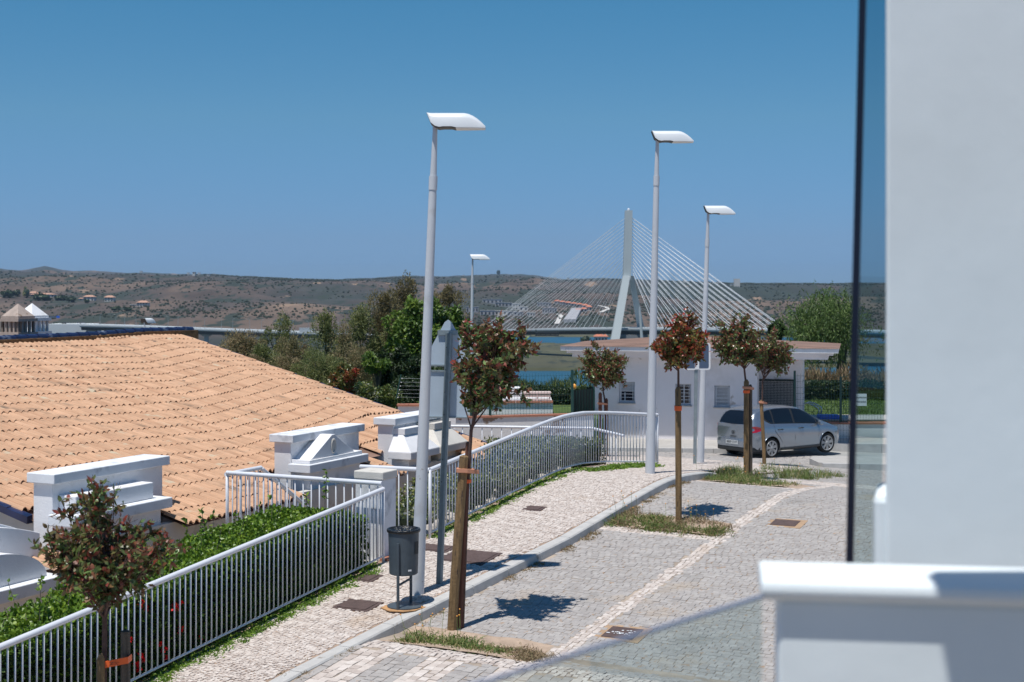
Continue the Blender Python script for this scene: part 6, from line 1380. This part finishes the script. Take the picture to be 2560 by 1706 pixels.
br = thing('cable_stayed_bridge', 'tall cable-stayed bridge with a slender A-shaped pylon over the river', 'bridge', P(1570, 900, 910))
BL = [P(1200, 832, 1040), P(1300, 826.5, 985), P(1430, 824, 945), P(1570, 823, 912), P(1720, 824, 890), P(1990, 827, 862), P(2250, 832, 840), P(2500, 838, 825)]
bd = dense(BL, 5)
sweep(MB(), bd, [(-8.5, -.9), (8.5, -.9), (9, 0), (9, 1.1), (8.8, 1.1), (8.8, .1), (-8.8, .1), (-8.8, 1.1), (-9, 1.1), (-9, 0)]).build('deck', M['concrete_deck'], br)
sweep(MB(), bd, [(-5.2, -3.2), (5.2, -3.2), (7, -.92), (-7, -.92)]).build('girder', mat('bridge_girder_shade', (.075, .08, .085), .9), br)  # girder coloured dark to stand for the shade below the deck
MB().box(BL[0].x - 8, BL[0].x + 8, 1036, 1060, BL[0].z - 18, BL[0].z - 1).build('abutment', M['concrete_deck'], br)
def lg_(nm_, a, b_, w0, w1, d0, d1, m='concrete'):
    v = []
    for p, w_, d_ in ((a, w0, d0), (b_, w1, d1)): v += [p + Vector((i * w_ / 2, j * d_ / 2, 0)) for i, j in ((-1, -1), (1, -1), (1, 1), (-1, 1))]
    return MB().add(v, [(3, 2, 1, 0), (4, 5, 6, 7), (0, 1, 5, 4), (1, 2, 6, 5), (2, 3, 7, 6), (3, 0, 4, 7)]).build(nm_, M[m], br)
lt_ = Vector((P(1566.5, 700, 905).x, 907, P(0, 690, 905).z)); rt_ = Vector((P(1578, 700, 914).x, 914, P(0, 690, 914).z))
lg_('pylon_leg', P(1528, 902, 890), lt_, 5.6, 4.5, 6.5, 5.5); lg_('pylon_leg', P(1617, 902, 932), rt_, 4.8, 3.0, 6, 5)
tp = P(1571.5, 527, 911)
lg_('pylon_shaft', Vector((lt_.x + .5, 910.5, lt_.z - 3)), Vector((tp.x, 910.5, tp.z)), 5.0, 4.6, 7, 5.2)
MB().lathe(tp, [(.8, 0), (.8, 1.0), (.1, 1.6)], 8).build('beacon', M['white'], br)
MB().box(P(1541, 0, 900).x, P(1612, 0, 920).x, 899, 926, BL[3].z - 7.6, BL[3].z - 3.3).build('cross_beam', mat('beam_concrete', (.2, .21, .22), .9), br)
LA = [1190, 1202, 1216, 1231, 1247, 1270, 1292, 1315, 1337, 1360, 1383, 1405, 1428, 1452, 1476, 1500]; RA = [1642, 1663, 1684, 1706, 1728, 1750, 1772, 1793, 1814, 1835, 1857, 1878, 1900, 1921, 1942, 1963]
cm = mat('cable_white', (.74, .76, .78), .45)
def deckpt(px):
    for a, b_ in zip(bd, bd[1:]):
        pa, pb = 1280 + F * a.x / a.y, 1280 + F * b_.x / b_.y
        if pa <= px <= pb: return a.lerp(b_, (px - pa) / (pb - pa))
    return bd[0]
for side, AN in (('L', LA), ('R', RA[::-1])):
    for i, px in enumerate(AN):
        p = deckpt(px); yy = 546 + i * 9.0; zt = zat(yy, 910.5)
        for sg in (-1, 1):
            e = p + Vector((sg * 2.0, sg * 8.2, .8)); a = Vector((tp.x + (-2.4 if side == 'L' else 2.4), 910.5 + sg * 1.4, zt)); MB().tube([a, e], .10 if side == 'L' else .19, 5, caps=False).build('cable', cm, br)
MB().tube([P(1606, 868, 880), P(1599, 767, 880)], [1.1, .6], 8).build('mast', M['concrete'], loc=P(1606, 868, 880), label='slim pale mast standing right of the bridge pylon', cat='mast')
sc_ = thing('inspection_platform', 'dark scaffold platform hanging under the bridge deck', 'scaffold', P(1370, 840, 930))
for px in (1340, 1352, 1364, 1376, 1388, 1396): a = P(px, 824 if px < 1350 else 832, 930); a2 = P(px, 839, 930); MB().box(a.x - .25, a.x + .25, 930, 930.5, a2.z, a.z).build('post', M['cartrim'], sc_)
for y in (839, 832): a = P(1338, y, 930); a2 = P(1397, y, 930); MB().box(a.x, a2.x, 929.5, 932, a.z - .4, a.z + .3).build('platform', M['cartrim'], sc_)

# ================================================================== FAR HOUSES
def fhouse(px0, px1, pyt, pyb, label, roof='hip', rm='farroof', wm_='farwhite', nwin=3, floors=2, depth=10, y0=1450, grp=None, cat='house', Y=None, chim=0):
    pm = (px0 + px1) / 2; g = on_land(pm, pyb, y0) if Y is None else P(pm, pyb, Y); Y_ = g.y; x0, x1 = P(px0, 0, Y_).x, P(px1, 0, Y_).x; z0_ = zat(pyb, Y_); z1_ = zat(pyt, Y_); H_ = z1_ - z0_
    t = thing('villa', label, cat, (g.x, Y_, z0_), grp); hw = H_ * (.68 if roof == 'hip' else 1.0)
    wl = MB().box(x0, x1, Y_, Y_ + depth, z0_ - 4, z0_ + hw).build('wall', M[wm_], t)
    wdt = x1 - x0
    for f_ in range(floors):
        for k in range(nwin):
            cx = x0 + wdt * (k + .5) / nwin; zc = z0_ + hw * (f_ + .5) / floors; ww = min(2.2, wdt / nwin * .45); hh = hw / floors * .5
            MB().box(cx - ww / 2, cx + ww / 2, Y_ - .15, Y_ - .02, zc - hh / 2, zc + hh / 2).build('window', M['hole'], wl)
    if roof == 'hip':
        o_ = .9; zr = z0_ + hw; mx = wdt * .25; v = [(x0 - o_, Y_ - o_, zr), (x1 + o_, Y_ - o_, zr), (x1 + o_, Y_ + depth + o_, zr), (x0 - o_, Y_ + depth + o_, zr), (x0 + mx, Y_ + depth / 2, z1_), (x1 - mx, Y_ + depth / 2, z1_)]
        rf = MB().add(v, [(0, 1, 5, 4), (1, 2, 5), (2, 3, 4, 5), (3, 0, 4), (3, 2, 1, 0)]).build('roof', M[rm], t)
        for k in range(chim): MB().box(x0 + wdt * (.62 + .25 * k), x0 + wdt * (.62 + .25 * k) + 1, Y_ + 2, Y_ + 3, zr, z1_ + 1.5).build('chimney', M['farwhite'], rf)
    else:
        MB().box(x0 - .4, x1 + .4, Y_ - .4, Y_ + depth, z0_ + hw + .002, z0_ + hw + .5).build('roof', M[wm_], t)
    return t
fhouse(1487, 1519, 834, 858, 'small white house with an orange hipped roof on the near river bank', nwin=4, floors=1, y0=1000, chim=2, Y=1175)
fhouse(1482, 1524, 857, 862, 'low white garden wall round the riverside house', 'flat', nwin=1, floors=1, Y=1168, depth=1, cat='wall')
fhouse(74, 136, 733, 744, 'long low villa with a tan roof on the left hillside', rm='fartan', nwin=6, floors=1)
fhouse(72, 92, 729, 741, 'small tan-roofed wing at the left end of the long villa', rm='fartan', nwin=2, floors=1)
fhouse(208, 235, 738, 752, 'pale hillside villa with two tan roofs', rm='fartan', nwin=3)
fhouse(196, 209, 745, 751, 'little tan-roofed outbuilding left of the pale hillside villa', rm='fartan', nwin=1, floors=1)
fhouse(261, 283, 739, 754, 'square cream villa with corner chimneys on the left hillside', rm='fartan', nwin=3)
fhouse(342, 369, 752, 767, 'white symmetrical villa with a gabled centre on the left hillside', rm='fartan', nwin=4)
fhouse(325, 342, 762, 766, 'low white terrace wall beside the symmetrical villa', 'flat', nwin=1, floors=1, cat='wall', depth=3)
sh_ = [(1206, 1255, 749, 760, 5, 1), (1238, 1262, 757, 767, 3, 1), (1262, 1281, 758, 768, 2, 1), (1281, 1302, 760, 776, 3, 2), (1298, 1320, 768, 777, 2, 1), (1165, 1196, 768, 782, 4, 1), (1200, 1238, 777, 790, 4, 1), (1226, 1247, 778, 788, 2, 1),
       (1246, 1268, 778, 789, 2, 1), (1268, 1292, 780, 790, 3, 1), (1285, 1308, 781, 790, 3, 1), (1318, 1338, 782, 792, 3, 1), (1343, 1378, 757, 766, 5, 1), (1356, 1392, 771, 784, 6, 1)]
lbs = ['long grey flat-roofed shell at the top left of the unfinished terraces', 'grey flat-roofed shell just below the topmost one', 'small grey shell in the middle of the upper terrace', 'pale two-storey block at the right end of the upper terrace',
       'low pale block stepping down right of the two-storey one', 'grey unfinished block at the far left of the lower terrace', 'long grey shell in the lower terrace', 'cream block beside the long lower shell', 'pale block in the middle of the lower terrace',
       'grey block right of the middle in the lower terrace', 'rightmost grey block of the lower terrace', 'small white block standing alone below the cables', 'narrow grey terrace left of the orange-roofed row', 'white terrace with a long balcony below the narrow grey one']
for (a, b_, c, d_, n, fl_), lb_ in zip(sh_, lbs): fhouse(a, b_, c, d_, lb_, 'flat', wm_='farshell' if 'grey' in lb_ else 'farwhite', nwin=n, floors=fl_, grp='unfinished hillside villas', depth=9)
rows = [(1386, 1400, 750, 760), (1400, 1414, 752, 762), (1414, 1428, 754, 764), (1428, 1442, 756, 766), (1442, 1456, 758, 768), (1456, 1470, 760, 772), (1466, 1479, 763, 778), (1452, 1467, 769, 780), (1438, 1453, 772, 781)]
for k, (a, b_, c, d_) in enumerate(rows): fhouse(a, b_, c, d_, ['leftmost', 'second', 'third', 'fourth', 'fifth', 'sixth', 'outermost right', 'lower right', 'lowest'][k] + ' house of the curved orange-roofed row', nwin=2, floors=1, grp='curved row of orange-roofed houses', depth=8)
g = on_land(1428, 808); gu = on_land(1440, 778); t = thing('long_shed', 'long grey-roofed building running down the slope below the orange row', 'building', g); hw_ = 3
v = [(g.x - 8, g.y, g.z), (g.x + 5, g.y, g.z), (gu.x + 7, gu.y, gu.z), (gu.x - 5, gu.y, gu.z)]; v += [(x, y, z + hw_) for x, y, z in v]
MB().add(v, [(3, 2, 1, 0), (0, 1, 5, 4), (1, 2, 6, 5), (2, 3, 7, 6), (3, 0, 4, 7)]).build('wall', M['farshell'], t); MB().add([(x, y, z + .02) for x, y, z in v[4:]] + [(x, y, z + .8) for x, y, z in v[4:]], [(0, 1, 5, 4), (1, 2, 6, 5), (2, 3, 7, 6), (3, 0, 4, 7), (4, 5, 6, 7), (3, 2, 1, 0)]).build('roof', M['farshell'], t)
for k, q in enumerate(([(1392, 812), (1398, 800), (1402, 792), (1398, 788), (1393, 787)], [(1502, 783), (1512, 778), (1520, 775), (1516, 770), (1505, 768), (1497, 766)])):
    pp_ = [on_land(x, y) for x, y in q]; b = MB(); v = []
    for i, p in enumerate(pp_): v += [p + Vector((-2.6, 0, .9)), p + Vector((2.6, 0, .9))]
    b.add(v, [(2 * i, 2 * i + 1, 2 * i + 3, 2 * i + 2) for i in range(len(pp_) - 1)]).build('hill_track', M['farwhite'], kind='structure')
# white specks: villages along the skyline
for k, (px, py) in enumerate(sorted([(1158, 690), (1340, 693), (1350, 694), (1362, 697), (1372, 695), (1388, 696), (1399, 699), (1420, 697), (1438, 698), (1490, 712), (1780, 707), (1795, 706), (1830, 712), (1712, 700), (1752, 706), (470, 684), (484, 683), (497, 684), (520, 688), (352, 680), (1645, 699)])):
    fhouse(px - 3, px + 3.5, py - 2, py + 2.2, 'tiny white house on the far ridge, %s' % ORD[k], 'flat', nwin=1, floors=1, grp='white houses along the skyline', y0=3000, depth=12)
wt = on_land(1843, 702, 4000); t = thing('water_tower', 'tiny pale tower on the skyline right of the bridge cables', 'tower', wt); MB().box(wt.x - 6, wt.x + 6, wt.y, wt.y + 10, wt.z + 8, wt.z + 24).build('tank', M['farwhite'], t)
for dx_ in (-5, 0, 5): MB().box(wt.x + dx_ - .8, wt.x + dx_ + .8, wt.y, wt.y + 3, wt.z - 5, wt.z + 8).build('leg', M['farwhite'], t)
def ftree(px, pyt, pyb, w_, label, seed, Y=None, m='dark', grp='single trees in the valley'):
    g = on_land(px, pyb, 1400) if Y is None else P(px, pyb, Y); zt = zat(pyt, g.y); rz = (zt - g.z) / 2; rx = w_ / F * g.y / 2
    bush('round_tree', label, 'tree', (g.x, g.y, g.z + rz), rx, rx, rz, 500, m, rx * .3, seed, g.z, .7, 20, 0, 'round', True, grp, .8)
ftree(1463, 840, 860, 26, 'dark round tree beside the small riverside house', 1, Y=1180)
ftree(145, 808, 838, 28, 'broad green tree left of the viaduct end', 2); ftree(174, 822, 838, 14, 'small bush between two trees at the viaduct end', 3); ftree(196, 820, 838, 26, 'low green tree next to the viaduct end', 4)
ftree(66, 718, 745, 20, 'umbrella pine behind the long villa', 5, m='olive'); ftree(178, 742, 757, 24, 'dark bush between the long villa and the pale villa', 6); ftree(218, 746, 760, 16, 'dark bush in front of the pale villa', 7)
ftree(20, 725, 745, 40, 'dark grove tree at the left edge', 8); ftree(105, 735, 752, 50, 'wide dark grove below the long villa', 9); ftree(150, 738, 752, 34, 'grove tree right of the long villa', 10); ftree(42, 722, 742, 22, 'tall grove tree at the left', 15)
ftree(368, 800, 813, 14, 'dark bush behind the lone lamp head', 11); ftree(390, 786, 794, 16, 'dark scrub above the viaduct', 12); ftree(662, 838, 850, 14, 'small tree under the viaduct', 13); ftree(1246, 676, 688, 12, 'lone tree standing on the far skyline', 14, Y=6900)
ftree(290, 768, 776, 30, 'dark patch of shrubs below the villas', 16); ftree(320, 769, 778, 26, 'second dark patch of shrubs below the villas', 17)
# road signs and cars at the start of the viaduct
g = P(145, 815, 1500); t = thing('motorway_sign', 'blue motorway sign boards beyond the temple chimneys', 'road sign', g)
a = P(146, 802, 1500); MB().box(P(141, 0, 1500).x, P(149, 0, 1500).x, 1500, 1500.4, zat(804, 1500), zat(790, 1500)).build('blue_board', M['blue'], t); MB().box(P(124, 0, 1500).x, P(140, 0, 1500).x, 1500, 1500.4, zat(799, 1500), zat(791, 1500)).build('dark_board', M['signblue'], t)
for px in (126, 138, 145): MB().box(P(px, 0, 1500).x - .2, P(px, 0, 1500).x + .2, 1500.5, 1501, zat(812, 1500), zat(798, 1500)).build('post', M['galv'], t)
for px, lb_ in ((160, 'tiny dark car on the road left of the viaduct'), (168, 'tiny silver car following on the approach road'), (196, 'tiny pale car nearest the viaduct end'), (206, 'tiny white van at the viaduct end')):
    p = P(px, 811.5, 1100); t = thing('distant_car', lb_, 'car', p); m_ = 'cartrim' if 'dark' in lb_ else 'truck'
    MB().box(p.x - 2, p.x + 2, p.y, p.y + 1.7, p.z + .3, p.z + 1.0).build('body', M[m_], t, bevel=.1); MB().box(p.x - 1.2, p.x + 1.1, p.y + .1, p.y + 1.6, p.z + 1.002, p.z + 1.6).build('cabin', M['hole'], t, bevel=.1)
MB().prism([P(60, 813, 1105), P(216, 813.5, 1092), P(216, 817, 1092), P(60, 823, 1105)], (0, 20, 0)).build('approach_road', M['concrete_deck'], kind='structure')

# ================================================================== HAZE
hz_ = MB().box(-9000, 9000, -60, 12500, -160, 190); hm = bpy.data.materials.new('haze'); hm.use_nodes = True; n_ = hm.node_tree.nodes; n_.remove(n_['Principled BSDF'])
pv = n_.new('ShaderNodeVolumePrincipled'); pv.inputs['Color'].default_value = (.55, .76, 1, 1); pv.inputs['Density'].default_value = HAZE = .00005; pv.inputs['Anisotropy'].default_value = .2
hm.node_tree.links.new(pv.outputs[0], n_['Material Output'].inputs['Volume']); hz = hz_.build('haze', hm, kind='stuff')
